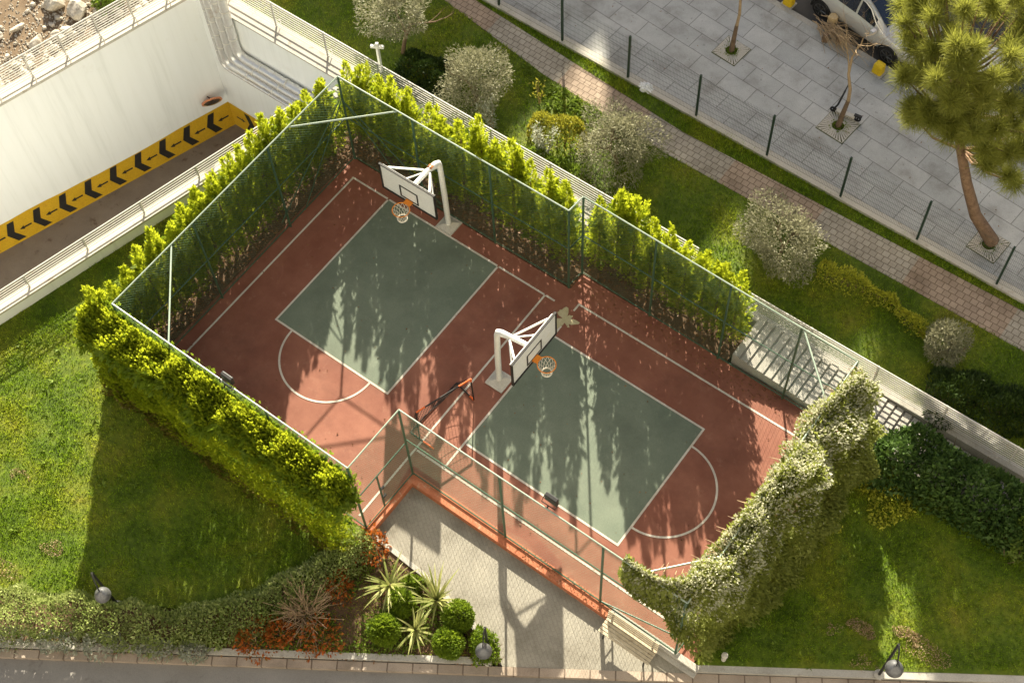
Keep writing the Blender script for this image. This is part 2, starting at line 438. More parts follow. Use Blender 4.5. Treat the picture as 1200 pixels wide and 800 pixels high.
# ------------------------------------------------------------------ SETTING
g = MB(); S = 160
P = [(xA(-22), -22), (xA(RY), RY), (xE(RY) - .3, RY), (xE(-22) - .3, -22)]
O = [(-S, -S), (-S, S), (S, S), (S, -S)]
vs = [(a, b, -.62) for a, b in O + P]
g.add(vs, [(0, 4, 5, 1)[::-1], (1, 5, 6, 2)[::-1], (2, 6, 7, 3)[::-1], (3, 7, 4, 0)[::-1]])
struct('ground', g, M_SOIL)

def slab(name, poly, z, mat, base=-.7): return struct(name, MB().prism(poly, base, z), mat)

LAWN = [(xE(2.3), 2.3), (-2.9, 2.3), (-2.9, -7.9), (-2.0, -8.35), (6.02, -8.35), (6.25, -8.8), (5.4, -10.6), (4, -12.5), (1.3, -13.9), (-.6, -15.1), (-6, -18.3), (xE(-18.3), -18.3)]
slab('lawn', LAWN, 0, M_GRASS)
slab('planting_bed', [(xE(2.3), 2.3), (10.9, 2.3), (10.9, 1.2), (6.12, 1.2), (6.12, .62), (-1.86, .62), (-1.86, -8.34), (-2.0, -8.349), (-2.899, -7.899), (-2.899, 2.299)], .012, M_SOIL, -.5)
slab('flower_bed', [(-6, -18.31), (-.6, -15.11), (1.3, -13.91), (4, -12.51), (5.4, -10.61), (6.26, -8.8), (6.03, -8.36), (6.03, -8.2), (6.7, -8.27), (8, -8.36), (9.71, -8.65), (10.92, -9.12), (10.8, yK(10.8) + .3), (-6, yK(-6) + .3)], -.1, M_SOIL, -.75)
slab('court_floor', [(-1.85, -8.34), (6.0, -8.34), (6.0, -6.42), (14.7, -6.42), (14.7, 1.18), (6.1, 1.18), (6.1, .6), (-1.85, .6)], 0, M_RED)
slab('terrace_paving', [(6.2, -8.22), (6.2, -6.5), (14.7, -6.5), (14.75, yK(14.75) + .1), (10.98, yK(10.98) + .14), (9.71, -8.6), (8, -8.32), (6.7, -8.25)], -.15, M_PAVE, -.8)
slab('side_lawn', [(14.72, 1.15), (26, 1.15), (26, yK(26) + .4), (14.74, yK(14.74) + .35)], -.02, M_GRASS)
slab('garden_lawn', [(-9.0, 2.97), (30, 2.97), (30, 6.15), (17.2, 6.06), (5.7, 6.05), (1, 6.4), (-3.4, 7.06), (-9, 7.4), (-20, 7.6), (-20, 5), (-9.0, 5)], 0, M_GRASS)
slab('garden_path', [(-20, 7.61), (-9, 7.41), (-3.4, 7.07), (1, 6.41), (5.7, 6.06), (17.2, 6.07), (30, 6.16), (30, 7.28), (16.7, 7.2), (5.7, 7.0), (-2.5, 7.62), (-20, 8.3)], .006, M_PATH)
slab('grass_verge', [(-20, 8.31), (-2.5, 7.63), (5.7, 7.01), (16.7, 7.21), (30, 7.29), (30, 7.62), (-20, 8.5)], 0, M_GRASS)
def yF(x): return 7.74 - .018 * (x - 3)
def yR(x): return 13.06 - .088 * (x - 4.9)
slab('sidewalk', [(-30, yF(-30) + .22), (40, yF(40) + .22), (40, yR(40) - .2), (-30, yR(-30) - .2)], .004, M_SIDE)
slab('street_kerb', [(-30, yR(-30) - .2), (40, yR(40) - .2), (40, yR(40)), (-30, yR(-30))], .012, M_CONC)
slab('street', [(-60, yR(-60)), (60, yR(60)), (60, 24), (-60, 30)], -.13, M_STREET)
slab('road', [(-8, yK(-8)), (30, yK(30)), (30, yK(30) - 12), (-8, yK(-8) - 12)], -.26, M_ROAD, -.9)
mb = MB(); L = 40
mb.box((11, yK(11) + .0, -.34), (L * 1.2, .21, .42), KR); struct('road_kerb', mb, M_KERB)
slab('rubble_ground', [(xA(-22) - .45, -22), (xA(5.2) - .45, 5.2), (-20, 5.2), (-40, 5.2), (-40, -22)], 0, M_RUBSOIL)
# bed edging
for pts, nm in (([(5.95, -8.26), (6.7, -8.26), (8, -8.33), (9.71, -8.6), (10.97, -9.09), (10.95, yK(10.95) + .17)], 'bed_edging'),):
    poly = [(x, y) for x, y in pts] + [(x - (.14 if i > 3 else 0), y - .14) for i, (x, y) in reversed(list(enumerate(pts[:-1])))]
    e = MB().prism([pts[0], pts[1], pts[2], pts[3], pts[4], pts[5], (pts[5][0] - .13, pts[5][1]), (pts[4][0] - .14, pts[4][1] - .04), (pts[3][0] - .05, pts[3][1] - .14), (pts[2][0], pts[2][1] - .13), (pts[1][0], pts[1][1] - .13), (pts[0][0], pts[0][1] - .13)], -.7, -.05)
    tag(e.build(nm, M_CONC, None, False, False, .012), 'pale concrete edging between the boxwood bed and the paved terrace', 'edging')
e = MB(); e.box((5.6, yK(5.6) + .26, -.3), (12.3, .16, .5), KR)
tag(e.build('bed_edging', M_CONC), 'straight pale concrete edging of the flower bed along the road', 'edging')
e = MB(); e.box((20.3, yK(20.3) + .27, -.4), (13.4, .2, .74), KR)
tag(e.build('bed_edging', M_CONC), 'concrete edging along the bottom of the shaded lawn', 'edging')

# court paint -------------------------------------------------------
def sheet(name, polys, z, mat):
    m = MB()
    for p in polys:
        a = sum(p[i][0] * p[(i + 1) % len(p)][1] - p[(i + 1) % len(p)][0] * p[i][1] for i in range(len(p)))
        if a < 0: p = p[::-1]
        m.add([(x, y, z) for x, y in p], [tuple(range(len(p)))])
    return struct(name, m, mat)
def rect(x0, y0, x1, y1): return [(x0, y0), (x1, y0), (x1, y1), (x0, y1)]
sheet('court_markings_green', [rect(.02, -4.95, 4.02, .02)], .004, M_GREEN)
sheet('court_markings_green', [rect(6.61, -4.9, 11.5, -.9)], .004, M_GREEN)
h = .028; ln = []
def line(x0, y0, x1, y1):
    if abs(x0 - x1) < 1e-6: ln.append(rect(x0 - h, min(y0, y1) - h, x0 + h, max(y0, y1) + h))
    else: ln.append(rect(min(x0, x1) + h, y0 - h, max(x0, x1) - h, y0 + h))
line(-1.32, .03, -1.32, -7.9); line(-1.32, .03, .02, .03); line(.02, .03, 4.02, .03); line(4.02, .03, 5.66, .03); line(5.66, .03, 6.02, .03)
line(5.66, 0.0, 5.66, -8.1); line(.02, -.03, .02, -4.95); line(4.02, -.03, 4.02, -4.95); line(.02, -4.95, 4.02, -4.95)
line(6.61, .33, 6.61, .1); line(6.61, -.55, 6.61, -5.77); line(6.61, .33, 13.9, .33); line(6.64, -.9, 11.5, -.9); line(11.5, -.9, 11.5, -4.9); line(6.64, -4.9, 11.5, -4.9)
line(5.69, -5.8, 13.9, -5.8)
def arc(cx, cy, r, a0, a1, n=40):
    for i in range(n):
        a, b = R(a0 + (a1 - a0) * i / n), R(a0 + (a1 - a0) * (i + 1) / n)
        ln.append([(cx + (r - h) * math.cos(a), cy + (r - h) * math.sin(a)), (cx + (r + h) * math.cos(a), cy + (r + h) * math.sin(a)), (cx + (r + h) * math.cos(b), cy + (r + h) * math.sin(b)), (cx + (r - h) * math.cos(b), cy + (r - h) * math.sin(b))])
arc(2.02, -4.98, 1.4, 180, 360); arc(11.53, -2.9, 1.4, -90, 90)
sheet('court_markings_white', ln, .0085, M_LINE)
r0 = np.random.default_rng(3); sp = []
cx, cy, _ = W(662, 374)
for i in range(36):
    a = i * 2 * math.pi / 36; rad = .27 * (1 + .35 * math.sin(3 * a + 1) + .25 * math.sin(7 * a) + r0.uniform(-.2, .2))
    sp.append((cx + rad * math.cos(a) * 1.0, cy + rad * math.sin(a)))
m = MB(); m.add([(cx, cy, .013)] + [(x, y, .013) for x, y in sp], [(0, i + 1, (i + 1) % 36 + 1) for i in range(36)])
tag(m.build('paint_spill', M_CREAM), 'cream coloured splash of dried filler where the court lines meet', 'spill')

# plinth ------------------------------------------------------------
t = thing('plinth', 'orange red painted plinth under the front court fence', 'plinth', (9, -6.4, 0))
m = MB().prism([(6.0, -8.3), (6.22, -8.3), (6.22, -6.64), (12.35, -6.64), (12.35, -6.33), (6.0, -6.33)], -.6, .06); m.build('wall', M_ORANGE, t, bevel=.01)
m = MB().prism([(12.352, -6.5), (14.9, -6.5), (14.9, -6.33), (12.352, -6.33)], -.6, .055).prism([(12.352, -6.62), (14.9, -6.62), (14.9, -6.502), (12.352, -6.502)], -.6, -.06); o = m.build('wall', M_CONC, t, bevel=.01); o['label'] = 'bare concrete end of the plinth behind the bench'

# ------------------------------------------------------------------ RAMP
slope = lambda y: -5.42 - .07 * (y + 6.57)
m = MB(); m.add([(xA(-22), -22, slope(-22)), (xE(-22), -22, slope(-22)), (xE(RY), RY, slope(RY)), (xA(RY), RY, slope(RY))], [(0, 1, 2, 3)])
struct('ramp_floor', m, M_RAMP)
def quad_wall(x_of, y0, y1, t, z0, z1): return [(x_of(y0), y0), (x_of(y1), y1), (x_of(y1) - t, y1), (x_of(y0) - t, y0)]
t = thing('retaining_wall', 'tall white retaining wall of the sunken ramp with arrow band', 'wall', (xA(-4), -4, 0))
MB().prism([(xA(-22), -22), (xA(RY + .6), RY + .6), (xA(RY + .6) - .45, RY + .6), (xA(-22) - .45, -22)], -8, .5).build('wall', M_WALL, t)
MB().prism([(xA(-22) + .05, -22), (xA(RY) + .05, RY - .01), (xA(RY) - .5, RY), (xA(-22) - .5, -22)], .502, .58).build('coping', M_CONCW, t)
ua = Vector((.2694, 1, 0)).normalized(); na = Vector((1, -.2694, 0)).normalized()
def wa(y, up, off=.004):
    q = Vector((xA(y), y, slope(y) + up)) + na * off; return tuple(q)
rr = np.random.default_rng(5)
ys = np.linspace(-22, RY - .005, 40); top = [1.22 + .05 * math.sin(y * .9) + rr.uniform(-.015, .015) for y in ys]
m = MB()
for i in range(39): m.add([wa(ys[i], -.02), wa(ys[i + 1], -.02), wa(ys[i + 1], top[i + 1]), wa(ys[i], top[i])], [(0, 1, 2, 3)[::-1] if False else (0, 1, 2, 3)])
m.build('yellow_band', M_YELLOW, t)
ch = MB(); ar = MB()
def chevron(fn, y, mbc, mba, d=-1, k=1.0):
    # the chevron points along d; fn(y, up) gives the wall point
    pts = [(.0, .60), (.32 * 1, 1.14), (.58, 1.14), (.27, .60), (.58, .06 + .03), (.32, .06 + .03)]
    pts = [(.0, .60), (.16, 1.14), (.40, 1.14), (.26, .60), (.52, .12), (.24, .12)]
    mbc.add([fn(y - d * a * k, b) for a, b in pts], [(0, 1, 2, 3), (0, 3, 4, 5)])
    pa = [(.44, .60), (.60, .70), (.60, .64), (.86, .64), (.86, .56), (.60, .56), (.60, .50)]
    mba.add([fn(y - d * a * k, b) for a, b in pa], [(0, 1, 2, 5, 6), (2, 3, 4, 5)])
wa2 = lambda y, up: wa(y, up, .009)
y = RY - 1.0
while y > -21:
    chevron(wa2, y, ch, ar); y -= .93
ch.build('chevrons', M_BLACK, t); ar.build('arrows', M_BLACK, t)

t = thing('retaining_wall', 'white end wall of the ramp carrying the long ducts', 'wall', (-6, RY, 0))
MB().prism([(xA(RY), RY), (7.0, RY), (7.0, RY + .6), (xA(RY), RY + .6)], -8, .5).build('wall', M_WALL, t)
MB().prism([(xA(RY) + .06, RY - .05), (7.0, RY - .05), (7.0, RY + .62), (xA(RY) + .06, RY + .62)], .502, .56).build('coping', M_CONC, t)
zr = slope(RY)
m = MB(); m.add([(xA(RY) + .0, RY - .004, zr - .02), (-3, RY - .004, zr - .02), (-3, RY - .004, zr + 1.2), (xA(RY), RY - .004, zr + 1.24)], [(0, 1, 2, 3)]); m.build('yellow_band', M_YELLOW, t)
wr = lambda x, up: (x, RY - .009, zr + up)
ch = MB(); ar = MB()
for k in range(6): chevron(wr, xA(RY) + 1.1 + .93 * k, ch, ar, 1)
ch.build('chevrons', M_BLACK, t); ar.build('arrows', M_BLACK, t)
t = thing('retaining_wall', 'low white kerb wall between the ramp and the sunny lawn', 'wall', (xE(-5), -5, 0))
MB().prism([(xE(-22), -22), (xE(RY), RY - .002), (xE(RY) - .3, RY - .002), (xE(-22) - .3, -22)], -8, .42).build('wall', M_WALL, t)
MB().prism([(xE(-22) + .04, -22), (xE(RY - .06) + .04, RY - .06), (xE(RY - .06) - .34, RY - .06), (xE(-22) - .34, -22)], .422, .5).build('coping', M_CONCW, t)

def railing(label, pts, zlow, ztop, nb, post, r=.016, rt=.028, hook=None, nudge=0):
    """horizontal bars along the polyline pts on posts"""
    t = thing('railing', label, 'railing', (*pts[0][:2], zlow))
    A, B = Vector((*pts[0], 0)), Vector((*pts[1], 0)); u = (B - A).normalized(); n = Vector((u.y, -u.x, 0)); Lg = (B - A).length
    for i in range(nb):
        z = zlow + (ztop - zlow) * i / (nb - 1)
        MB().tube((A.x, A.y, z), (B.x, B.y, z), rt if i == nb - 1 else r, 6).build('rail', M_STEEL, t, True)
    k = post * .4
    while k < Lg:
        q = A + u * k - n * .03; m = MB(); m.box((q.x, q.y, (ztop + zlow - .12) / 2), (.035, .05, ztop - zlow + .06), math.atan2(u.y, u.x))
        if hook:
            e = q + n * hook; m.path([(q.x, q.y, zlow + .05), ((q.x + e.x) / 2, (q.y + e.y) / 2, zlow + .12), (e.x, e.y, zlow + .02), (e.x, e.y, zlow - .12)], .014, 5)
        m.build('post', M_STEEL, t); k += post
    return t
railing('long white railing on top of the tall ramp wall beside the rubble', [(xA(-22) - .25, -22), (xA(RY + .3) - .25, RY + .3)], .66, 1.62, 11, 1.2, hook=.22)
railing('white railing between the ramp and the shaded upper garden', [(-9.6, 2.8), (8.8, 2.8)], .66, 1.68, 10, 2.1, hook=-.2)
railing('low white railing on the kerb beside the sunny lawn', [(xE(-22) - .17, -22), (xE(.5) - .17, .5)], .58, 1.08, 6, 1.9)
railing('white railing along the slatted concrete cover and the shaded lawn', [(9.6, 2.82), (30, 2.86)], .1, .97, 10, 2.0)
m = MB().prism([(7.02, 2.7), (30, 2.72), (30, 2.96), (7.02, 2.96)], -.6, .02)
tag(m.build('kerb_wall', M_CONC), 'narrow concrete kerb under the railing by the slatted cover', 'kerb')

# ducts -------------------------------------------------------------
t = thing('duct_bundle', 'bundle of white ducts coming down the ramp corner and along its end wall', 'ducts', (-8.8, 2.15, -1))
for k, (x0, zb, r) in enumerate([(-9.12, -2.28, .075), (-8.86, -1.92, .15), (-8.5, -1.5, .15), (-8.12, -1.08, .15)]):
    pts = [(x0, 2.16, 3.2), (x0, 2.16, 1), (x0, 2.16, zb + .35), (x0 + .04, 2.16, zb + .15), (x0 + .16, 2.16, zb + .03), (x0 + .36, 2.16, zb), (-3.6, 2.16, zb)]
    MB().path(pts, r, 12).build('duct', M_DUCT, t, True)
    for z in np.arange(zb + .8, 3, .62): MB().tube((x0, 2.16, z), (x0, 2.16, z + .03), r * 1.07, 12).build('clamp', M_STEEL, t)
    for x in np.arange(x0 + 1.0, -3.8, 1.1): MB().tube((x, 2.16, zb), (x + .03, 2.16, zb), r * 1.07, 12).build('clamp', M_STEEL, t)

# convex mirror
ym = 1.72; zm = -4.0
q = Vector((xA(ym), ym, zm)); dn = (na * .8 + Vector((0, -.25, -.45))).normalized()
t = thing('traffic_mirror', 'round convex traffic mirror with orange rim on the white ramp wall', 'mirror', tuple(q))
rot = dn.to_track_quat('Z', 'Y').to_matrix().to_4x4(); c = q + na * .28
m = MB(); m.lathe((0, 0, 0), [(.0, -.06), (.36, -.02), (.37, .03), (.31, .04)], 28); m.v = [tuple(Vector(c) + rot.to_3x3() @ Vector(v)) for v in m.v]; m.build('rim', M_MIRRIM, t, True)
m = MB(); m.lathe((0, 0, 0), [(.31, .042), (.2, .085), (.08, .1), (.001, .102)], 28); m.v = [tuple(Vector(c) + rot.to_3x3() @ Vector(v)) for v in m.v]; m.build('mirror_face', M_MIRROR, t, True)
MB().path([tuple(q), tuple(q + na * .12 + Vector((0, 0, .05))), tuple(c)], .025, 6).build('bracket', M_DARK, t)

# ------------------------------------------------------------------ COURT FENCE
FT = 3.74
def wires(A, B, z0, z1, cell=.075, r=.0021):
    A = np.array(A, float); B = np.array(B, float); L = np.linalg.norm(B - A); u = (B - A) / L; H = z1 - z0; nrm = np.array([-u[1], u[0]])
    V = []; F = []; sp = cell * math.sqrt(2)
    for sg in (1, -1):
        s0 = -H if sg > 0 else 0
        for s in np.arange(s0, L + (0 if sg > 0 else H), sp):
            a0, a1 = s, s + sg * H; ha, hb = 0.0, H     # runs from (a0, z0) to (a1, z1)
            lo, hi = (a0, a1) if sg > 0 else (a1, a0)
            def at(a): return (a - a0) * sg
            p, q = max(lo, 0), min(hi, L)
            if q - p < .02: continue
            o = len(V); off = r * sg
            for a in (p, q):
                z = z0 + at(a); b = A + u * a + nrm * off
                dz = r * .707
                V += [(b[0] + nrm[0] * r, b[1] + nrm[1] * r, z), (b[0] - nrm[0] * r * .5 + u[0] * dz, b[1] - nrm[1] * r * .5 + u[1] * dz, z - sg * dz), (b[0] - nrm[0] * r * .5 - u[0] * dz, b[1] - nrm[1] * r * .5 - u[1] * dz, z + sg * dz)]
            F += [(o, o + 1, o + 4, o + 3), (o + 1, o + 2, o + 5, o + 4), (o + 2, o, o + 3, o + 5)]
    return np.array(V), np.array(F)

def court_fence(label, A, B, posts, mid=(1.95,), top_mat=M_PALEGREEN, z0=.05, rails=True, ends=(True, True)):
    t = thing('chain_link_fence', label, 'fence', (A[0], A[1], 0))
    L = math.dist(A, B); u = ((B[0] - A[0]) / L, (B[1] - A[1]) / L)
    for k in posts:
        p = (A[0] + u[0] * k, A[1] + u[1] * k); MB().tube((*p, -.05), (*p, FT - .02), .032, 8).build('post', M_GREENST, t, True)
    MB().tube((*A, FT), (*B, FT), .021, 8).build('top_rail', top_mat, t, True)
    for z in mid: MB().tube((*A, z), (*B, z), .02, 6).build('middle_rail', M_GREENST, t, True)
    MB().tube((*A, .1), (*B, .1), .02, 6).build('bottom_rail', M_GREENST, t, True)
    V, F = wires(A, B, .1, FT - .03); np_mesh('wire_mesh', V, F, M_WIRE, t)
    return t
c_nw, c_sw, c_g0, c_g1, c_se, c_ne = (-1.72, .6), (-1.66, -8.28), (6.05, -8.29), (6.07, -6.4), (14.25, -6.4), (14.25, 1.05)
n_a, n_b = (6.05, .62), (6.1, 1.2)
f_left = court_fence('chain link fence on the ramp side of the court', c_nw, c_sw, [0.0, 2.95, 5.9], top_mat=M_PALEGREEN)
f_back = court_fence('chain link fence along the back of the upper half court', c_nw, n_a, [2.6, 5.2, 7.77])
court_fence('short chain link return where the back fence steps', n_a, n_b, [.58])
f_backr = court_fence('chain link fence along the back of the lower half court', n_b, c_ne, [2.3, 4.55, 6.6, 8.15])
f_front0 = court_fence('chain link fence behind the clipped front hedge', c_sw, c_g0, [0.0, 2.57, 5.14, 7.7])
f_gate = court_fence('short chain link side with gate above the terrace', c_g0, c_g1, [1.88])
f_front = court_fence('chain link fence on the orange plinth beside the terrace', c_g1, c_se, [3.0, 5.93, 8.15], mid=(2.12,))
f_right = court_fence('chain link fence buried under the flowering climber', c_se, c_ne, [2.4, 4.9])
def brace(t, a, b): MB().tube((*a, FT - .03), (*b, FT - .03), .023, 8).build('corner_brace', M_PALEGREEN, t, True)
brace(f_left, (-1.72, -1.51), (.36, .6)); brace(f_left, (-1.68, -6.1), (.28, -8.28)); brace(f_front, (13.05, -6.4), (14.25, -5.05)); brace(f_backr, (12.78, 1.05), (14.24, -.37))
MB().tube((12.0, -6.4, .1), (14.2, -6.1, .35), .022, 8).build('stay', M_GREENST, f_front, True)
for a, b, tt in (((-1.6, .5, 2.9), (.35, .58, .1), f_back), ((-1.62, .45, 2.9), (-1.68, -1.7, .1), f_left), ((-1.66, .5, 2.9), (1.6, .58, .4), f_back), ((-1.68, .45, 2.9), (-1.7, -2.6, .5), f_left)):
    MB().tube(a, b, .018, 6).build('stay', M_GREENST, tt, True)
# gate leaf parts
MB().tube((6.055, -7.55, .1), (6.055, -7.55, 1.95), .026, 8).build('gate_post', M_GREENST, f_gate, True)
m = MB(); m.box((6.09, -7.5, .7), (.05, .12, .06)); m.box((6.09, -7.5, 1.2), (.05, .12, .06)); m.build('hinge', M_DARK, f_gate)

def floodlight(label, loc, rz):
    t = thing('floodlight', label, 'floodlight', loc, rz, 'floodlights on the court fence')
    m = MB(); m.box((0, .18, .12), (.34, .1, .26)); m.build('housing', M_DARK, t, local=True, bevel=.015)
    m = MB(); m.box((0, .235, .12), (.3, .012, .22)); m.build('lens', M_LENS, t, local=True)
    m = MB(); m.path([(-.19, .18, .12), (-.19, .05, .0), (.19, .05, 0), (.19, .18, .12)], .014, 6); m.tube((0, .05, 0), (0, .0, -.08), .02); m.build('bracket', M_DARK, t, local=True)
floodlight('grey floodlight on the fence top above the clipped front hedge', (*W(262, 452, FT)[:2], FT), 0)
floodlight('grey floodlight on the front fence top beside the green key', (*W(641, 594, FT)[:2], FT), 0)

# ------------------------------------------------------------------ BASKETBALL STANDS
def hoop(label, base, rz, ztop, yb, zp, rust):
    """local: the board faces -y; pole at the origin"""
    t = thing('basketball_stand', label, 'basketball hoop', base, rz, 'basketball stands on the court')
    m = MB(); m.box((0, 0, .02), (.56, .56, .04)); m.add([(-.24, -.24, .041), (.24, -.24, .041), (.24, .24, .041), (-.24, .24, .041), (0, 0, .16)], [(0, 1, 4), (1, 2, 4), (2, 3, 4), (3, 0, 4)])
    m.build('base_plate', M_CONCW, t, local=True)
    zc = ztop - .52
    m = MB(); m.path([(0, 0, .04), (0, -.02, zp * .5), (0, -.06, zp - .25), (0, -.1, zp - .06), (0, -.22, zp + .03), (0, -.42, zp + .08), (0, yb + .1, zc)], [.085, .085, .08, .08, .08, .075, .065], 12); m.build('pole', M_WHITE, t, True, True)
    if rust:
        m = MB(); m.box((.005, -.42, zp + .14), (.14, .13, .02)); m.build('rust_patch', M_RUST, t, local=True)
    m = MB()
    m.tube((0, -.08, zp - .22), (0, -.5, zp + .0), .03); m.tube((0, -.45, zp), (-.7, yb + .06, ztop - .08), .028); m.tube((0, -.45, zp), (.7, yb + .06, ztop - .08), .028)
    m.tube((0, -.45, zp), (.8, yb + .06, ztop - .95), .022); m.tube((0, -.45, zp), (-.8, yb + .06, ztop - .95), .022)
    m.tube((-.88, yb + .05, ztop - .1), (.88, yb + .05, ztop - .1), .022); m.tube((-.88, yb + .05, ztop - .9), (.88, yb + .05, ztop - .9), .022)
    m.build('struts', M_WHITE, t, True, True)
    bd = MB(); bd.box((0, yb, ztop - .515), (1.82, .035, 1.03)); bo = bd.build('backboard', M_BOARD, t, local=True)
    fr = MB(); f = yb - .02; w = .035
    fr.box((0, f, ztop - .0), (1.86, .06, w)); fr.box((0, f, ztop - 1.03), (1.86, .06, w)); fr.box((-.915, f, ztop - .515), (w, .06, 1.0)); fr.box((.915, f, ztop - .515), (w, .06, 1.0))
    z0 = ztop - .93; f2 = yb - .022
    fr.box((0, f2, z0), (.62, .012, .045)); fr.box((0, f2, z0 + .45), (.62, .012, .045)); fr.box((-.29, f2, z0 + .225), (.045, .012, .41)); fr.box((.29, f2, z0 + .225), (.045, .012, .41))
    fr.build('border', M_BLACK, bo, local=True)
    zr = ztop - .93; yc = yb - .4
    m = MB(); m.path([(.235 * math.cos(a), yc + .235 * math.sin(a), zr) for a in np.linspace(0, 2 * math.pi, 28, endpoint=False)], .014, 6, True)
    m.box((0, yb - .1, zr - .02), (.22, .16, .03)); m.box((0, yb - .03, zr - .08), (.2, .02, .16)); ro = m.build('rim', M_RIM, t, True, True)
    m = MB(); n = 12; prof = [(.232, 0), (.2, -.1), (.165, -.2), (.135, -.3), (.125, -.4)]
    for i in range(len(prof) - 1):
        for k in range(n):
            for d in (.5, -.5):
                a0 = 2 * math.pi * (k + .5 * (i % 2)) / n; a1 = a0 + 2 * math.pi * d / n
                m.tube((prof[i][0] * math.cos(a0), yc + prof[i][0] * math.sin(a0), zr + prof[i][1]), (prof[i + 1][0] * math.cos(a1), yc + prof[i + 1][0] * math.sin(a1), zr + prof[i + 1][1]), .0065, 4)
    m.path([(.128 * math.cos(a), yc + .128 * math.sin(a), zr - .4) for a in np.linspace(0, 2 * math.pi, 16, endpoint=False)], .02, 5, True)
    m.build('net', M_NET, ro, local=True)
    return t
hoop('white basketball stand with rust on its arm beside the back fence', (2.02, .33, 0), 0.0, 3.76, -1.35, 3.15, True)
hoop('white basketball stand in the middle of the court beside the small goal', (6.24, -2.88, 0), R(90), 3.56, -1.22, 2.8, False)

# ------------------------------------------------------------------ SMALL GOAL
t = thing('football_goal', 'small collapsed orange and black football goal with dark net', 'goal', (5.7, -4.6, 0))
TR, TL = (5.93, -3.66, .95), (5.38, -5.28, .98); RF, RB, LF, LB = (6.04, -3.75, .03), (5.35, -3.62, .03), (6.06, -5.52, .03), (5.26, -5.5, .03)
lerp = lambda a, b, k: tuple(a[i] + (b[i] - a[i]) * k for i in range(3))
m = MB(); m.tube(TR, lerp(TR, TL, .22), .024); m.tube(lerp(TR, TL, .84), TL, .024); m.tube(lerp(RB, RF, .78), RF, .024); m.tube(lerp(LB, LF, .55), LF, .024); m.tube(TR, lerp(TR, RF, .12), .024); m.build('orange_tube', M_GOALO, t, True)
m = MB(); m.tube(lerp(TR, TL, .22), lerp(TR, TL, .84), .022); m.tube(lerp(TR, RF, .12), RF, .02); m.tube(RB, lerp(RB, RF, .78), .022); m.tube(LB, lerp(LB, LF, .55), .022); m.tube(TL, lerp(LB, LF, .4), .02); m.tube(LB, RB, .018); m.build('black_tube', M_DARK, t, True)
m = MB()
for i in range(17):
    k = i / 16; a = lerp(TR, TL, k); b = lerp(RB, LB, k); mid = lerp(a, b, .55); mid = (mid[0] - .05, mid[1], mid[2] - .22 * math.sin(math.pi * k) - .05)
    m.path([a, mid, b], .006, 4)
for j in range(1, 9):
    s = j / 9; row = []
    for i in range(17):
        k = i / 16; a = lerp(TR, TL, k); b = lerp(RB, LB, k); mid = lerp(a, b, .55); mid = (mid[0] - .05, mid[1], mid[2] - .22 * math.sin(math.pi * k) - .05)
        row.append(lerp(a, mid, s / .55) if s < .55 else lerp(mid, b, (s - .55) / .45))
    m.path(row, .006, 4)
for side, (f, b, tp) in enumerate(((RF, RB, TR), (LF, LB, TL))):
    for i in range(1, 7): m.tube(lerp(f, tp, i / 7), lerp(b, tp, i / 7), .005, 4)
m.build('net', M_DKNET, t)

# ------------------------------------------------------------------ SLATTED CONCRETE COVER
t = thing('concrete_cover', 'long sloping concrete cover of grey cross slats beside the railing', 'concrete cover', (11, 1.25, 0))
zc = lambda x: .45 - .115 * (x - 11)
m = MB(); x1 = 20.5
m.add([(11, 1.24, -.5), (x1, 1.24, -.9), (x1, 2.66, -.9), (11, 2.66, -.5), (11, 1.24, zc(11) - .06), (x1, 1.24, zc(x1) - .06), (x1, 2.66, zc(x1) - .06), (11, 2.66, zc(11) - .06)], [(3, 2, 1, 0), (4, 5, 6, 7), (0, 1, 5, 4), (1, 2, 6, 5), (2, 3, 7, 6), (3, 0, 4, 7)])
m.build('base', M_CONC, t)
x = 11.0; sl = MB(); rr = np.random.default_rng(9)
while x < x1:
    w = .2; z = zc(x + w / 2) + rr.uniform(-.006, .006)
    sl.box((x + w / 2, 1.95, z - .025), (w, 1.44, .075)); x += .252
sl.build('slats', M_CONC, t, bevel=.008)
# garden spotlight by the railing
t = thing('garden_spotlight', 'small dark garden spotlight beside the white railing above the climber', 'spotlight', W(1020, 470, .0))
x, y, z = W(1020, 470, 0); m = MB(); m.tube((x, y, -.3), (x, y, .5), .025); m.build('stake', M_DARK, t); m = MB(); m.box((x, y, .6), (.16, .2, .24)); m.build('housing', M_DARK, t, bevel=.02)

# ------------------------------------------------------------------ STREET FENCE
t = thing('mesh_fence', 'dark green welded mesh fence between garden path and sidewalk', 'fence', (3.2, yF(3.2), 0))
m = MB(); k = -30
fa = math.atan(-.018)
m.prism([(-20, yF(-20) - .1), (30, yF(30) - .1), (30, yF(30) + .21), (-20, yF(-20) + .21)], -.6, .1); m.build('footing', M_CONCW, t)
for i in range(-6, 9):
    x = 3.2 + 2.49 * i; MB().box((x, yF(x), 1.0), (.06, .06, 1.86)).build('post', M_DKGREEN, t)
V = []; F = []
def bar(a, b, r):
    o = len(V); a = np.array(a); b = np.array(b); d = unit((b - a)[None])[0]; s = np.cross(d, (0, 1, 0)); s = s / np.linalg.norm(s); n = np.cross(d, s)
    for p in (a, b): V.extend([p + s * r, p - s * r * .5 + n * r * .87, p - s * r * .5 - n * r * .87])
    F.extend([(o, o + 1, o + 4, o + 3), (o + 1, o + 2, o + 5, o + 4), (o + 2, o, o + 3, o + 5)])
for x in np.arange(-11.8, 23.2, .05): bar((x, yF(x) + .035, .12), (x, yF(x) + .035, 1.85), .0034)
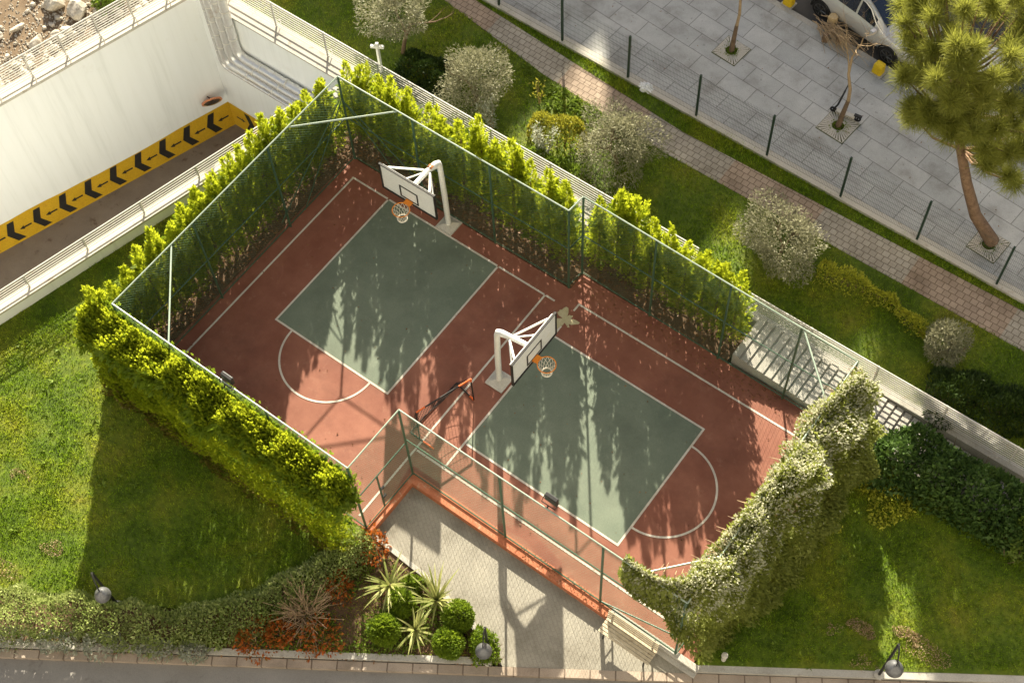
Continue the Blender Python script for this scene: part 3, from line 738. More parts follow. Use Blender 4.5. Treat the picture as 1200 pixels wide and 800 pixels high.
for i in range(-6, 8):
    for z in np.arange(.15, 1.9, .2):
        xa, xb = 3.2 + 2.49 * i + .03, 3.2 + 2.49 * (i + 1) - .03; bar((xa, yF(xa) + .03, z), (xb, yF(xb) + .03, z), .0034)
np_mesh('wire_mesh', np.array(V), np.array(F), M_DKWIRE, t)

# ------------------------------------------------------------------ CONIFER ROWS
SPR = [spray_template(9, s, .42, .062) for s in range(3)]
def conifer(name, label, group, seed, h=4.2, rad=.52, dead=.55):
    r = np.random.default_rng(seed); t = thing(name, label, 'cypress', (0, 0, 0), 0, group)
    # a few leaders, each a tapering plume
    lead = [(0, 0, h, rad)] + [(r.uniform(-.3, .3), r.uniform(-.3, .3), h * r.uniform(.68, .96), rad * .58) for _ in range(6)]
    pos = []; out = []
    for (lx, ly, lh, lr) in lead:
        n = int(800 * lr / .52); z = lh * (r.random(n) ** .8); a = r.uniform(0, 6.283, n)
        prof = np.minimum(1, ((lh - z) / (lh * .6)) ** .9) * (.75 + .25 * np.minimum(1, z / 1.2))
        k = lr * prof * (1 - .35 * r.random(n) ** 2) * (1 + .16 * np.sin(3 * a + z * 3 + seed))
        pos.append(np.stack([lx * (z / lh) + k * np.cos(a), ly * (z / lh) + k * np.sin(a), z], 1)); out.append(np.stack([np.cos(a), np.sin(a), 0 * a], 1))
    pos = np.concatenate(pos); out = np.concatenate(out)
    d = out * r.uniform(.25, .8, (len(pos), 1)) + np.array([0, 0, 1.]) + r.normal(size=pos.shape) * .18
    sz = r.uniform(.08, .21, len(pos)); low = pos[:, 2] < dead + r.normal(size=len(pos)) * .35
    hi = ~low
    np_mesh('crown', *cat(*[scatter(SPR[i], pos[hi][i::3], d[hi][i::3], sz[hi][i::3], r) for i in range(3)]), M_GOLD, t, True)
    lo = low & (r.random(len(pos)) < .4)
    np_mesh('dead_foliage', *cat(*[scatter(SPR[i], pos[lo][i::3] * np.array([.8, .8, 1]), d[lo][i::3] * np.array([1.3, 1.3, .3]), sz[lo][i::3], r) for i in range(3)]), M_DEAD, t, True)
    n = 70; z = r.uniform(.5, h * .85, n); a = r.uniform(0, 6.28, n); k = rad * .55 * np.minimum(1, (h - z) / (h * .5))
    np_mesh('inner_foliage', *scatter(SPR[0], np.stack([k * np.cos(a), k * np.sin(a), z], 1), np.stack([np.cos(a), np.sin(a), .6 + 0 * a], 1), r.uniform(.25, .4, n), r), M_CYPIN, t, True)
    m = MB(); m.path([(0, 0, -.1), (.02, 0, h * .4), (0, .02, h * .8)], [.06, .045, .015], 6)
    for _ in range(16):
        z = r.uniform(.15, 2.2); a = r.uniform(0, 6.28); L = r.uniform(.3, .55); m.tube((0, 0, z), (L * math.cos(a), L * math.sin(a), z + .25), .012, 4, .004)
    m.build('trunk', M_BARK, t, local=True)
    return t
GB, GL = 'cypresses behind the back fence', 'cypresses beside the ramp'
LB_, LL_ = 'golden green cypress in the row behind the back fence', 'golden green cypress in the row between ramp railing and court'
protoB = [conifer('cypress_tree', LB_, GB, 20 + i) for i in range(4)]
protoL = [conifer('cypress_tree', LL_, GL, 40 + i, 3.75, .5, .5) for i in range(4)]
def row(protos, places, r):
    used = set()
    for i, (x, y, s) in enumerate(places):
        k = i % len(protos) if i < len(protos) else int(r.integers(len(protos))); a = r.uniform(0, 6.28)
        sc = (s * r.uniform(.9, 1.1), s * r.uniform(.9, 1.1), s * r.uniform(.84, 1.07))
        if k not in used: used.add(k); o = protos[k]; o.location = (x, y, 0); o.rotation_euler = (0, 0, a); o.scale = sc
        else: dup(protos[k], (x, y, 0), a, sc)
r1 = np.random.default_rng(11)
places = [(x, 1.33 + r1.uniform(-.08, .1), 1.0 * (.9 if x < 0 else .97)) for x in np.arange(-2.1, 5.75, .58)] + [(x, 1.78 + r1.uniform(-.1, .08), .9) for x in np.arange(6.3, 10.75, .54)]
row(protoB, places, r1)
row(protoL, [(-2.36 + r1.uniform(-.08, .08), y, 1.0) for y in np.arange(-8.35, 1.0, .55)], r1)

# clipped front hedge ----------------------------------------------
t = thing('hedge', 'tall clipped golden hedge along the front of the upper half court', 'hedge', (2, -8.95, 0))
r = np.random.default_rng(77); n = 27000
xs = r.uniform(-2.5, 6.3, n); u = r.random(n)
# section from inner top edge over the top and down the outer face
s = u * 4.6; th = np.clip(s - .8, 0, 1) * 1.35; yy = np.where(s < .8, -8.4 - s * .3, -8.64 - .5 * np.sin(th) - .3 * np.clip((s - 1.8) / 2.8, 0, 1)); zz = np.where(s < .8, 3.5, 3.5 - .75 * (1 - np.cos(th)) - np.clip(s - 1.8, 0, 3) * 1.02)
nrm = np.stack([0 * s, -np.sin(np.maximum(th, .1)), np.cos(th) + .2], 1)
dp = lumps(np.stack([xs, yy, zz], 1), r, 16, .13, .2)
end = np.minimum(1, np.minimum((xs + 2.5) / .6, (6.3 - xs) / .5)); k = np.sqrt(np.clip(1 - (1 - end) ** 2, 0, 1))
yy = -8.75 + (yy + 8.75) * (.35 + .65 * k); zz = zz * (.86 + .14 * k)
pos = np.stack([xs, yy, zz], 1) + nrm * dp[:, None] - nrm * (r.random(n) ** 2 * .2)[:, None]
d = nrm * r.uniform(.15, .6, (n, 1)) + np.array([0, 0, 1.2]) + r.normal(size=(n, 3)) * .25
lowm = pos[:, 2] < .7 + .25 * r.normal(size=n)
sz = r.uniform(.08, .2, n)
a = ~lowm; np_mesh('foliage', *cat(*[scatter(SPR[i], pos[a][i::3], d[a][i::3], sz[a][i::3], r) for i in range(3)]), M_GOLD, t)
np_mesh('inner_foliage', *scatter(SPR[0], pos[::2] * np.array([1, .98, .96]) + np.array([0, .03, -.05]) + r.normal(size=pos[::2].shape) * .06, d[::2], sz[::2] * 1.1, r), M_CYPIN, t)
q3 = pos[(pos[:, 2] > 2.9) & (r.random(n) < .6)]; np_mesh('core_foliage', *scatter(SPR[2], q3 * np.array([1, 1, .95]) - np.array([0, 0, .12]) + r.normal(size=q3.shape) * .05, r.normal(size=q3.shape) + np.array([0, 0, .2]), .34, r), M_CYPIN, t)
np_mesh('dry_foliage', *scatter(SPR[1], pos[lowm], d[lowm], sz[lowm], r), leaf_mat('hedge skirt', (.1, .085, .015), (.2, .17, .03), (.26, .2, .05), .3), t)
m = MB()
for x in np.arange(-2.3, 6.2, .5): m.path([(x, -8.9, -.1), (x + .05, -8.88, 1.5), (x, -8.9, 3.0)], [.05, .04, .015], 6)
m.build('stems', M_BARK, t)

# ------------------------------------------------------------------ OLIVES AND GARDEN SHRUBS
def olive(label, loc, rad, zc, seed, trunk=.25, n=8200):
    t = thing('olive_tree', label, 'olive tree', (loc[0], loc[1], 0), 0); r = np.random.default_rng(seed)
    m = MB(); tips = []
    limb_tree(m, (0, 0, -.05), (r.uniform(-.1, .1), r.uniform(-.1, .1), 1), max(.4, zc * .7), .075, 3, r, .6, .15, .7, (2, 3), 7, tips); m.build('trunk', M_BARK, t, local=True)
    p, d = ball_points(n, r, (0, 0, zc), rad, .55, .32, .36, -.8)
    dd = d * .8 + r.normal(size=d.shape) * .6 + np.array([0, 0, .25])
    keep = lumps(p, r, 16, 1.0, .17) > -1.1
    np_mesh('crown', *scatter(LEAF, p[keep], dd[keep], r.uniform(.07, .13, keep.sum()), r, r.uniform(.035, .06, keep.sum())), M_OLIVE, t, True)
    return t
def at(px, py, z): q = W(px, py, z); return q
q = W(472, 62); olive('grey olive tree with bare trunk at the top of the upper garden', q, (1.0, 1.0, .85), 1.9, 101, n=6000)
q = W(557, 92, 1.15); olive('round silvery olive bush closest to the white cross post', q, (1.05, 1.0, .98), 1.1, 102)
q = W(724, 163, 1.15); olive('round silvery olive bush beside the amber hedge block', q, (1.08, 1.05, 1.08), 1.1, 103, n=9500)
q = W(917, 282, 1.1); olive('broad olive bush at the start of the yellow low hedge', q, (1.2, 1.1, 1.0), 1.05, 104, n=9000)
q = W(1107, 402, .6); olive('smallest grey olive bush at the end of the yellow low hedge', q, (.68, .66, .62), .62, 105, n=4200)

def shrub_row(name, label, cat_, pts, width, height, mat, n, size, seed, ratio=.5, part='foliage', z0=0.0, up=.5, amp=.12, group=None, sharp=2.6):
    """a continuous low planting along a polyline with rounded section"""
    r = np.random.default_rng(seed); P = np.array([p[:2] for p in pts]); seg = np.linalg.norm(np.diff(P, axis=0), axis=1); cum = np.concatenate([[0], np.cumsum(seg)])
    t = thing(name, label, cat_, (P[0][0], P[0][1], z0), 0, group)
    s = r.uniform(0, cum[-1], n); c = np.stack([np.interp(s, cum, P[:, 0]), np.interp(s, cum, P[:, 1])], 1); e = np.stack([np.interp(s + .05, cum, P[:, 0]), np.interp(s + .05, cum, P[:, 1])], 1) - np.stack([np.interp(s - .05, cum, P[:, 0]), np.interp(s - .05, cum, P[:, 1])], 1)
    e = unit(e); nn = np.stack([-e[:, 1], e[:, 0]], 1); a = r.uniform(-.1, math.pi + .1, n)
    co, si = np.cos(a), np.sin(a); ex = 2 / sharp; ox = np.sign(co) * np.abs(co) ** ex; oz = np.sign(si) * np.abs(si) ** ex; fl = r.random(n) < .6; uo = r.uniform(-1, 1, n); ox = np.where(fl, uo, ox); oz = np.where(fl, (1 - np.abs(uo) ** sharp) ** (1 / sharp), oz)
    wv = width if not callable(width) else width(s / cum[-1])
    endk = np.sqrt(np.clip(1 - (1 - np.minimum(1, np.minimum(s, cum[-1] - s) / (.45 * height + .1))) ** 2, 0, 1)) * .8 + .2
    p = np.concatenate([c + nn * (ox * wv / 2 * endk)[:, None], (z0 + np.maximum(oz, -.02) * height * endk)[:, None]], 1); nv = unit(np.concatenate([nn * ox[:, None], np.maximum(oz, 0)[:, None]], 1))
    p = p + nv * (lumps(p, r, 16, amp, .22) - .12 * r.random(n) ** 2)[:, None]
    d = nv + r.normal(size=(n, 3)) * .6 + np.array([0, 0, up]); sz = r.uniform(size[0], size[1], n)
    np_mesh(part, *scatter(LEAF, p, d, sz, r, sz * ratio * 1.8), mat, t)
    # a dark woody core
    k = max(6, int(cum[-1] / .2)); ss = np.linspace(.05, cum[-1] - .05, k); m = MB()
    for q in ss:
        x, y = np.interp(q, cum, P[:, 0]), np.interp(q, cum, P[:, 1])
        for _ in range(3): m.tube((x, y, z0 - .05), (x + r.uniform(-.3, .3) * height, y + r.uniform(-.3, .3) * height, z0 + height * .75), .012, 4, .004)
    m.build('stems', M_BARK, t)
    return t
shrub_row('hedge', 'low yellow green hedge winding between two olive bushes', 'hedge', [W(958, 318, .3), W(1000, 330, .3), W(1045, 350, .3), W(1062, 372, .3), W(1085, 392, .3)], .42, .5, M_YHEDGE, 2600, (.07, .12), 201)
shrub_row('hedge', 'amber topped hedge block between two round olive bushes', 'hedge', [W(618, 148, .5), W(655, 160, .5), W(688, 158, .5)], .75, 1.05, M_AMBER, 2600, (.07, .12), 202)
def whip(label, loc, h, seed, mat=M_SILVER, n=300, w=.35):
    r = np.random.default_rng(seed); t = thing('shrub', label, 'shrub', (loc[0], loc[1], 0)); m = MB(); P = []
    for k in range(4):
        tip = np.array([r.uniform(-w, w), r.uniform(-w, w), h * r.uniform(.75, 1)]); m.tube((0, 0, -.05), tip, .014, 5, .004); s = r.random(n // 4) ** .7; P.append(s[:, None] * tip + r.normal(size=(len(s), 3)) * .07)
    m.build('stems', M_TWIG, t, local=True); P = np.concatenate(P); P[:, 2] = np.abs(P[:, 2])
    np_mesh('foliage', *scatter(LEAF, P, r.normal(size=P.shape) + np.array([0, 0, .6]), r.uniform(.08, .15, len(P)), r, r.uniform(.06, .1, len(P))), mat, t, True)
whip('pale silvery sapling with sparse leaves in front of an olive bush', W(578, 150), 1.3, 301)
whip('wider pale sapling with sparse leaves below the amber hedge', W(638, 188), 1.5, 302, M_SILVER, 420, .5)
whip('thin pinkish bare sapling behind the amber hedge block', W(632, 122), 1.1, 303, M_AMBER, 60, .15)
shrub_row('shrub', 'leafy green shrub between ramp railing and pale saplings', 'shrub', [W(610, 188), W(655, 205), W(690, 218)], .8, .7, M_WEED, 1700, (.08, .14), 203, amp=.2)
shrub_row('ground_cover_shrub', 'very dark low juniper carpet at the far end of the shaded garden', 'shrub', [W(1085, 458, .3), W(1140, 470, .3), W(1215, 492, .3)], 1.5, .6, M_JUNI, 5200, (.1, .17), 204, .3, amp=.18)
shrub_row('ground_cover_shrub', 'dark ivy like cover under the trunk of the grey olive tree', 'shrub', [W(470, 70, .2), W(500, 88, .2), W(525, 105, .2)], 1.3, .4, M_JUNI, 2200, (.1, .16), 205, .5, amp=.18)
# T shaped post
q = W(447, 84); t = thing('service_post', 'small white post with cross shaped top beside the ramp railing', 'post', q)
MB().box((q[0], q[1], .55), (.09, .09, 1.1)).build('post', M_WHITE, t, bevel=.01); MB().box((q[0], q[1], 1.14), (.42, .1, .09), .5).build('crossbar', M_WHITE, t, bevel=.01)
m = MB(); m.box((q[0], q[1], 1.24), (.1, .1, .1), .5); m.build('cap', M_WHITE, t, bevel=.01)

# ------------------------------------------------------------------ CLIMBER ON THE RIGHT FENCE
nIn = 1
t = thing('climbing_plant', 'large blossoming climber covering the right hand end of the court fence', 'climbing plant', (14.5, -3, 0)); r = np.random.default_rng(401)
Pc = np.array([(12.55, -6.35), (13.4, -6.4), (14.2, -6.15), (14.35, -4.7), (14.4, -3.0), (14.4, -1.2), (14.45, .1), (14.6, .95)]); nC = 34000
seg = np.linalg.norm(np.diff(Pc, axis=0), axis=1); cum = np.concatenate([[0], np.cumsum(seg)]); s = cum[-1] * r.random(nC) ** .93
def cl(s): return np.stack([np.interp(s, cum, Pc[:, 0]), np.interp(s, cum, Pc[:, 1])], 1)
e = unit(cl(s + .3) - cl(s - .3)); outv = np.stack([e[:, 1], -e[:, 0]], 1); f = s / cum[-1]
T = np.clip((s - 1.15) / 1.0, 0, 1)                                   # thin at the start, full further on
uu = r.random(nC) * 5.6
# section: inner hanging edge, over the crest, down the outer slope
inner = uu < .9; crest = (uu >= .9) & (uu < 1.9)
off = np.where(inner, -.22, np.where(crest, -.22 + (uu - .9) * .62, .38 + (uu - 1.9) / 3.7 * .72)); zz = np.where(inner, 3.1 + uu * .9, np.where(crest, 4.02 - .1 * (uu - .9), 3.85 - (uu - 1.9) / 3.7 * 3.75))
thin = .12 + .88 * T; off = off * thin; zz = np.where(zz < 3.3, 3.3 - (3.3 - zz) * (.25 + .75 * T), zz); zz = zz - .35 * np.clip((f - .82) / .18, 0, 1) * (zz > 2) + .22 * np.exp(-((s - 1.75) / .6) ** 2) * (zz > 3); wob = lumps(np.stack([s, 0 * s, 0 * s], 1), r, 10, 1, .55); off = off + np.where(inner | crest, .13, .22) * wob * T; zz = zz * (1 + .05 * wob)
pos = np.concatenate([cl(s) + outv * off[:, None], zz[:, None]], 1); nv = np.where(inner[:, None], np.concatenate([-outv, .4 + 0 * outv[:, :1]], 1), np.where(crest[:, None], np.concatenate([outv * .2, 1 + 0 * outv[:, :1]], 1), np.concatenate([outv, .35 + 0 * outv[:, :1]], 1)))
pos = pos + unit(nv) * (lumps(pos, r, 18, .26, .3) * (.3 + .7 * T) - .25 * r.random(nC) ** 2)[:, None]
keep = pos[:, 2] > 0.02; d = unit(nv) + r.normal(size=pos.shape) * .6
bl = (pos[:, 2] > 2.55 + .5 * r.normal(size=nC)) & (r.random(nC) < .74) & keep; lf = keep & ~bl
np_mesh('foliage', *scatter(LEAF, pos[lf], d[lf], r.uniform(.08, .14, lf.sum()), r, r.uniform(.07, .12, lf.sum())), M_IVY, t)
q2 = keep & (r.random(nC) < .75); np_mesh('inner_foliage', *scatter(LEAF, pos[q2] - unit(nv)[q2] * np.minimum(.22, .1 + .2 * T[q2])[:, None], d[q2], r.uniform(.12, .18, q2.sum()), r, r.uniform(.12, .18, q2.sum())), M_IVY, t)
np_mesh('blossom', *scatter(LEAF, pos[bl] + np.array([0, 0, .02]), d[bl] + np.array([0, 0, .5]), r.uniform(.06, .11, bl.sum()), r, r.uniform(.06, .1, bl.sum())), M_BLOOM, t)
m = MB()
for k in np.linspace(2.0, cum[-1] - .1, 30):
    c0 = cl(np.array([k]))[0]
    for _ in range(3):
        a = r.uniform(-.3, .9); m.path([(c0[0] + .2 + a * .3, c0[1] + r.uniform(-.2, .2), -.05), (c0[0] + .3 * a, c0[1] + r.uniform(-.3, .3), 1.6), (c0[0] + r.uniform(-.2, .3), c0[1] + r.uniform(-.4, .4), 3.5)], [.025, .018, .006], 5)
for _ in range(60):
    k = r.uniform(.8, cum[-1]); c0 = cl(np.array([k]))[0]; ev = unit(cl(np.array([k + .2])) - cl(np.array([k - .2])))[0]; iv = (-ev[1], ev[0]); L = r.uniform(.3, .6)
    m.path([(c0[0], c0[1], 3.6), (c0[0] + iv[0] * L * .6, c0[1] + iv[1] * L * .6, 3.8), (c0[0] + iv[0] * L, c0[1] + iv[1] * L, 3.65)], [.01, .008, .004], 4)
m.build('stems', M_TWIG, t)

def bush_mass(name, label, cat_, pts, h, mat, n, size, seed, ratio=.55, z0=0.0, amp=.2):
    """dense planting over a polygon, domed"""
    r = np.random.default_rng(seed); P = np.array([p[:2] for p in pts]); lo, hi = P.min(0), P.max(0); q = r.uniform(lo, hi, (n * 3, 2))
    q = q[inside(q, P)][:n]; ed = edge_dist(q, P); k = np.sqrt(np.clip(1 - (1 - np.minimum(1, ed / (h * .7))) ** 2, 0, 1)); z = z0 + h * k
    p = np.concatenate([q, z[:, None]], 1); p[:, 2] += lumps(p, r, 18, amp, .28) * k - .15 * r.random(len(p)) ** 2
    p[:, 2] = np.maximum(p[:, 2], z0 + .02); low = r.random(len(p)) < .25; p[low, 2] = z0 + (p[low, 2] - z0) * r.random(low.sum())
    t = thing(name, label, cat_, (*P.mean(0), z0)); d = r.normal(size=p.shape) * .7 + np.array([0, 0, .7]); sz = r.uniform(size[0], size[1], len(p))
    np_mesh('foliage', *scatter(LEAF, p, d, sz, r, sz * ratio * 1.8), mat, t)
    m = MB()
    for a, b in q[:70]: m.tube((a, b, z0 - .03), (a + r.uniform(-.2, .2), b + r.uniform(-.2, .2), z0 + h * .7), .012, 4, .004)
    m.build('stems', M_BARK, t)
    return t
def inside(q, P):
    c = np.zeros(len(q), bool); j = len(P) - 1
    for i in range(len(P)):
        a, b = P[i], P[j]; cond = ((a[1] > q[:, 1]) != (b[1] > q[:, 1])) & (q[:, 0] < (b[0] - a[0]) * (q[:, 1] - a[1]) / (b[1] - a[1] + 1e-12) + a[0]); c ^= cond; j = i
    return c
def edge_dist(q, P):
    d = np.full(len(q), 9e9)
    for i in range(len(P)):
        a, b = P[i], P[(i + 1) % len(P)]; ab = b - a; t = np.clip(((q - a) @ ab) / (ab @ ab), 0, 1); d = np.minimum(d, np.linalg.norm(q - a - t[:, None] * ab, axis=1))
    return d
bush_mass('laurel_hedge', 'broad dark laurel planting below the slatted concrete cover', 'hedge', [W(1015, 505, .8), W(1075, 490, .8), W(1130, 520, .8), W(1215, 565, .8), W(1225, 655, .5), W(1170, 640, .4), W(1110, 605, .4), W(1050, 575, .5), W(1010, 560, .5)], 1.05, M_LAUREL, 8500, (.11, .19), 501)
bush_mass('shrub', 'bright yellow green shrub at the end of the laurel planting', 'shrub', [W(1150, 600, .4), W(1225, 590, .4), W(1225, 660, .3), W(1185, 655, .3)], .8, M_HEDGE, 1500, (.1, .17), 502)

# ------------------------------------------------------------------ LOWER BEDS
shrub_row('hedge', 'curving low hedge with pale leaf tips along the lower lawn', 'hedge', [W(-60, 712, .35), W(0, 716, .35), W(100, 724, .35), W(200, 735, .35), W(262, 728, .35), W(330, 700, .35), W(390, 662, .35), W(432, 625, .35)], lambda f: 1.3 - .35 * f, .72, M_VARIE, 20000, (.07, .12), 601, z0=-.12)
for i, (a, b) in enumerate([((-30, 750), (40, 752)), ((45, 752), (95, 756)), ((100, 757), (150, 758)), ((160, 760), (205, 763)), ((212, 764), (245, 766))]):
    shrub_row('silver_shrub', ['silver leaved shrub at the left edge along the kerb', 'second silver leaved shrub from the left along the kerb', 'third silver leaved shrub from the left along the kerb', 'fourth silver leaved shrub from the left along the kerb', 'silver leaved shrub closest to the red leaved plants'][i], 'shrub', [W(*a, -.1), W(*b, -.1)], .45, .35, M_SILVER, 650, (.07, .14), 610 + i, .4, z0=-.1, group='silver shrubs along the road kerb', amp=.1)
for i, (x, y, w, lab) in enumerate([(300, 752, .5, 'red leaved shrub beside the last silver shrub'), (330, 745, .45, 'red leaved shrub below the dry twiggy bush'), (378, 750, .55, 'red leaved shrub by the kerb right of the dry bush'), (398, 690, .4, 'red leaved shrub between low hedge and dry bush'), (437, 642, .45, 'orange red shrub at the foot of the tall clipped hedge')]):
    q = W(x, y, -.1); r = np.random.default_rng(630 + i); t = thing('red_shrub', lab, 'shrub', (q[0], q[1], -.1), 0, 'red leaved shrubs in the flower bed')
    p, d = ball_points(420, r, (0, 0, .25), (w, w, .35), .6, .25, .2, -.5); np_mesh('foliage', *scatter(LEAF, p, d + r.normal(size=d.shape) * .6, r.uniform(.06, .13, len(p)), r), M_REDLEAF, t, True)
    m = MB()
    for _ in range(10): m.tube((0, 0, -.02), tuple(r.normal(size=3) * .2 + np.array([0, 0, .3])), .01, 4, .004)
    m.build('stems', M_TWIG, t, local=True)
q = W(360, 722, -.2); t = thing('dry_bush', 'leafless dry bush of pale twigs in the flower bed', 'bush', (q[0], q[1], -.1)); r = np.random.default_rng(640); m = MB()
for _ in range(70):
    a = r.uniform(0, 6.28); el = r.uniform(.25, 1.3); L = r.uniform(.6, 1.1); d = np.array([math.cos(a) * math.cos(el), math.sin(a) * math.cos(el), math.sin(el)])
    mid = d * L * .5 + r.normal(size=3) * .05; tip = d * L + r.normal(size=3) * .08; m.path([(0, 0, 0), mid, tip], [.017, .013, .007], 4)
    for _ in range(3): m.tube(mid, mid + (d + r.normal(size=3) * .5) * L * .4, .007, 4, .003)
m.build('twigs', M_TWIG, t, local=True)
BX = [((471, 708), .34, 'clipped boxwood ball between two striped yuccas, highest of the five'), ((451, 740), .38, 'darkest boxwood ball, furthest left in the bed'), ((537, 724), .37, 'boxwood ball beside the terrace edging'), ((526, 755), .36, 'boxwood ball in front of the hooded bed lamp'), ((462, 700), .0, '')]
for i, (p, rad, lab) in enumerate(BX[:4]):
    q = W(*p, .15); r = np.random.default_rng(650 + i); t = thing('boxwood_ball', lab, 'boxwood', (q[0], q[1], -.1), 0, 'clipped boxwood balls')
    P, d = ball_points(2600, r, (0, 0, rad * 1.0), (rad * 1.04, rad * .98, rad), .25, .12, .16, -.85); np_mesh('foliage', *scatter(LEAF, P, d * .8 + r.normal(size=d.shape) * .5, r.uniform(.05, .085, len(P)), r, r.uniform(.06, .09, len(P))), M_BOX, t, True)
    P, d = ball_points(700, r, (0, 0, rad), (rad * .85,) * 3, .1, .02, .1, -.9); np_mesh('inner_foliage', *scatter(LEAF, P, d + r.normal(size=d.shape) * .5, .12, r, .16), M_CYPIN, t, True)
    MB().tube((0, 0, -.05), (0, 0, rad * .6), .03).build('stem', M_BARK, t, local=True)
bush_mass('shrub', 'loose rounded green shrub under the hooded bed lamp', 'shrub', [W(548, 750, 0), W(560, 733, 0), W(583, 745, 0), W(586, 775, 0), W(555, 778, 0)], .45, M_BOX, 1500, (.06, .11), 660, z0=-.1, amp=.1)
bush_mass('shrub', 'small leafy shrub between two yuccas by the terrace edging', 'shrub', [W(465, 690, 0), W(480, 672, 0), W(500, 680, 0), W(490, 697, 0)], .4, M_BOX, 700, (.07, .12), 661, z0=-.1, amp=.1)
for i, (p, L, lab, el) in enumerate([((458, 690), .95, 'striped yucca nearest the tall clipped hedge', .5), ((513, 708), 1.0, 'largest striped yucca leaning over the terrace edging', .6), ((488, 742), .75, 'sparse half dry yucca between the boxwood balls', .35)]):
    q = W(*p, -.1); r = np.random.default_rng(670 + i); t = thing('yucca', lab, 'yucca', (q[0], q[1], -.1), 0, 'yuccas in the boxwood bed'); V = []; F = []
    for k in range(46 if i < 2 else 30):
        a = r.uniform(0, 6.28); e0 = r.uniform(.2, 1.35); l = L * r.uniform(.65, 1.05); w = .028; d = np.array([math.cos(a) * math.cos(e0), math.sin(a) * math.cos(e0), math.sin(e0)]); sd = np.array([-math.sin(a), math.cos(a), 0])
        o = len(V); pt = np.array([0, 0, .25])
        for j in range(6):
            f = j / 5; ww = w * (1 - f ** 2.2) + .002; V += [pt - sd * ww, pt + sd * ww]
            pt = pt + d * l / 5; d = unit((d + np.array([0, 0, -.13 - .1 * (1 - el)]))[None])[0]
        F += [(o + 2 * j, o + 2 * j + 1, o + 2 * j + 3, o + 2 * j + 2) for j in range(5)]
    np_mesh('blades', np.array(V), np.array(F), M_YUCCA, t, True); MB().tube((0, 0, -.05), (0, 0, .3), .05).build('stem', M_BARK, t, local=True)

# hooded garden lamps ------------------------------------------------
def garden_lamp(label, base, h, ang, z0, dome=.2):
    t = thing('garden_lamp', label, 'lamp', (base[0], base[1], z0), ang, 'hooded garden lamps'); L = .42
    m = MB(); m.path([(0, 0, -.1), (0, 0, h)], [.04, .032], 8); m.build('pole', M_DARK, t, True, True)
    m = MB(); m.path([(0, 0, h - .03), (.06, 0, h + .07), (L * .6, 0, h + .04), (L, 0, h - .12), (L, 0, h - .22)], .018, 6); m.build('arm', M_DARK, t, True, True)
    m = MB(); m.lathe((L, 0, h - .5), [(dome, 0), (dome * 1.0, .03), (dome * .92, .1), (dome * .7, .18), (dome * .35, .24), (.04, .27), (.03, .3)], 24); m.build('shade', M_LAMP, t, True, True)
    m = MB(); m.lathe((0, 0, -.02), [(.13, 0), (.13, .05), (.06, .09)], 16); m.build('base', M_CONC, t, True, True)
garden_lamp('hooded garden lamp on black pole at the lower edge of the big lawn', W(138, 708, -.05), 2.25, R(-28), -.05, .2)
garden_lamp('hooded garden lamp standing in the shaded lawn at the bottom right', W(1030, 790, 0), 2.35, R(-62), 0, .21)
garden_lamp('hooded bed lamp among the boxwood balls', (*W(572, 760, -.2)[:2], 0), 1.55, R(-60), -.1, .2)
# small pipe stubs
q = W(848, 772); t = tag(MB().lathe((q[0], q[1], -.05), [(.06, 0), (.06, .3), (.08, .3), (.08, .38), (.05, .4)], 12).build('vent_pipe', M_CONCW, None, True), 'short pale vent pipe at the foot of the climber', 'pipe')
q = W(574, 773, -.1); m = MB(); m.path([(q[0] + .16 * math.cos(a), q[1] + .16 * math.sin(a), -.07) for a in np.linspace(.2, 5.2, 14)], .02, 6)
tag(m.build('hose', M_CONCW, None, True), 'short pale curled hose in the bed corner', 'hose')

# ------------------------------------------------------------------ BENCH
t = thing('bench', 'weathered slatted wooden bench against the plinth on the terrace', 'bench', (13.15, -6.85, -.15))
for k in range(5): MB().box((13.15, -7.07 + .085 * k, .29 + .004 * k), (1.46, .07, .03)).build('seat_slat', M_WOOD, t, bevel=.006)
for k in range(4):
    m = MB(); m.box((13.15, -6.70 + .016 * k, .40 + .095 * k), (1.46, .03, .08)); m.build('back_slat', M_WOOD, t, bevel=.006)
for x in (12.56, 13.74):
    m = MB(); m.path([(x, -7.07, -.15), (x, -7.05, .26), (x, -6.72, .26), (x, -6.63, .72)], .025, 6); m.tube((x, -6.68, -.15), (x, -6.72, .26), .025, 6); m.tube((x, -7.06, .1), (x, -6.72, .1), .016, 6); m.build('frame', M_DARK, t, True)

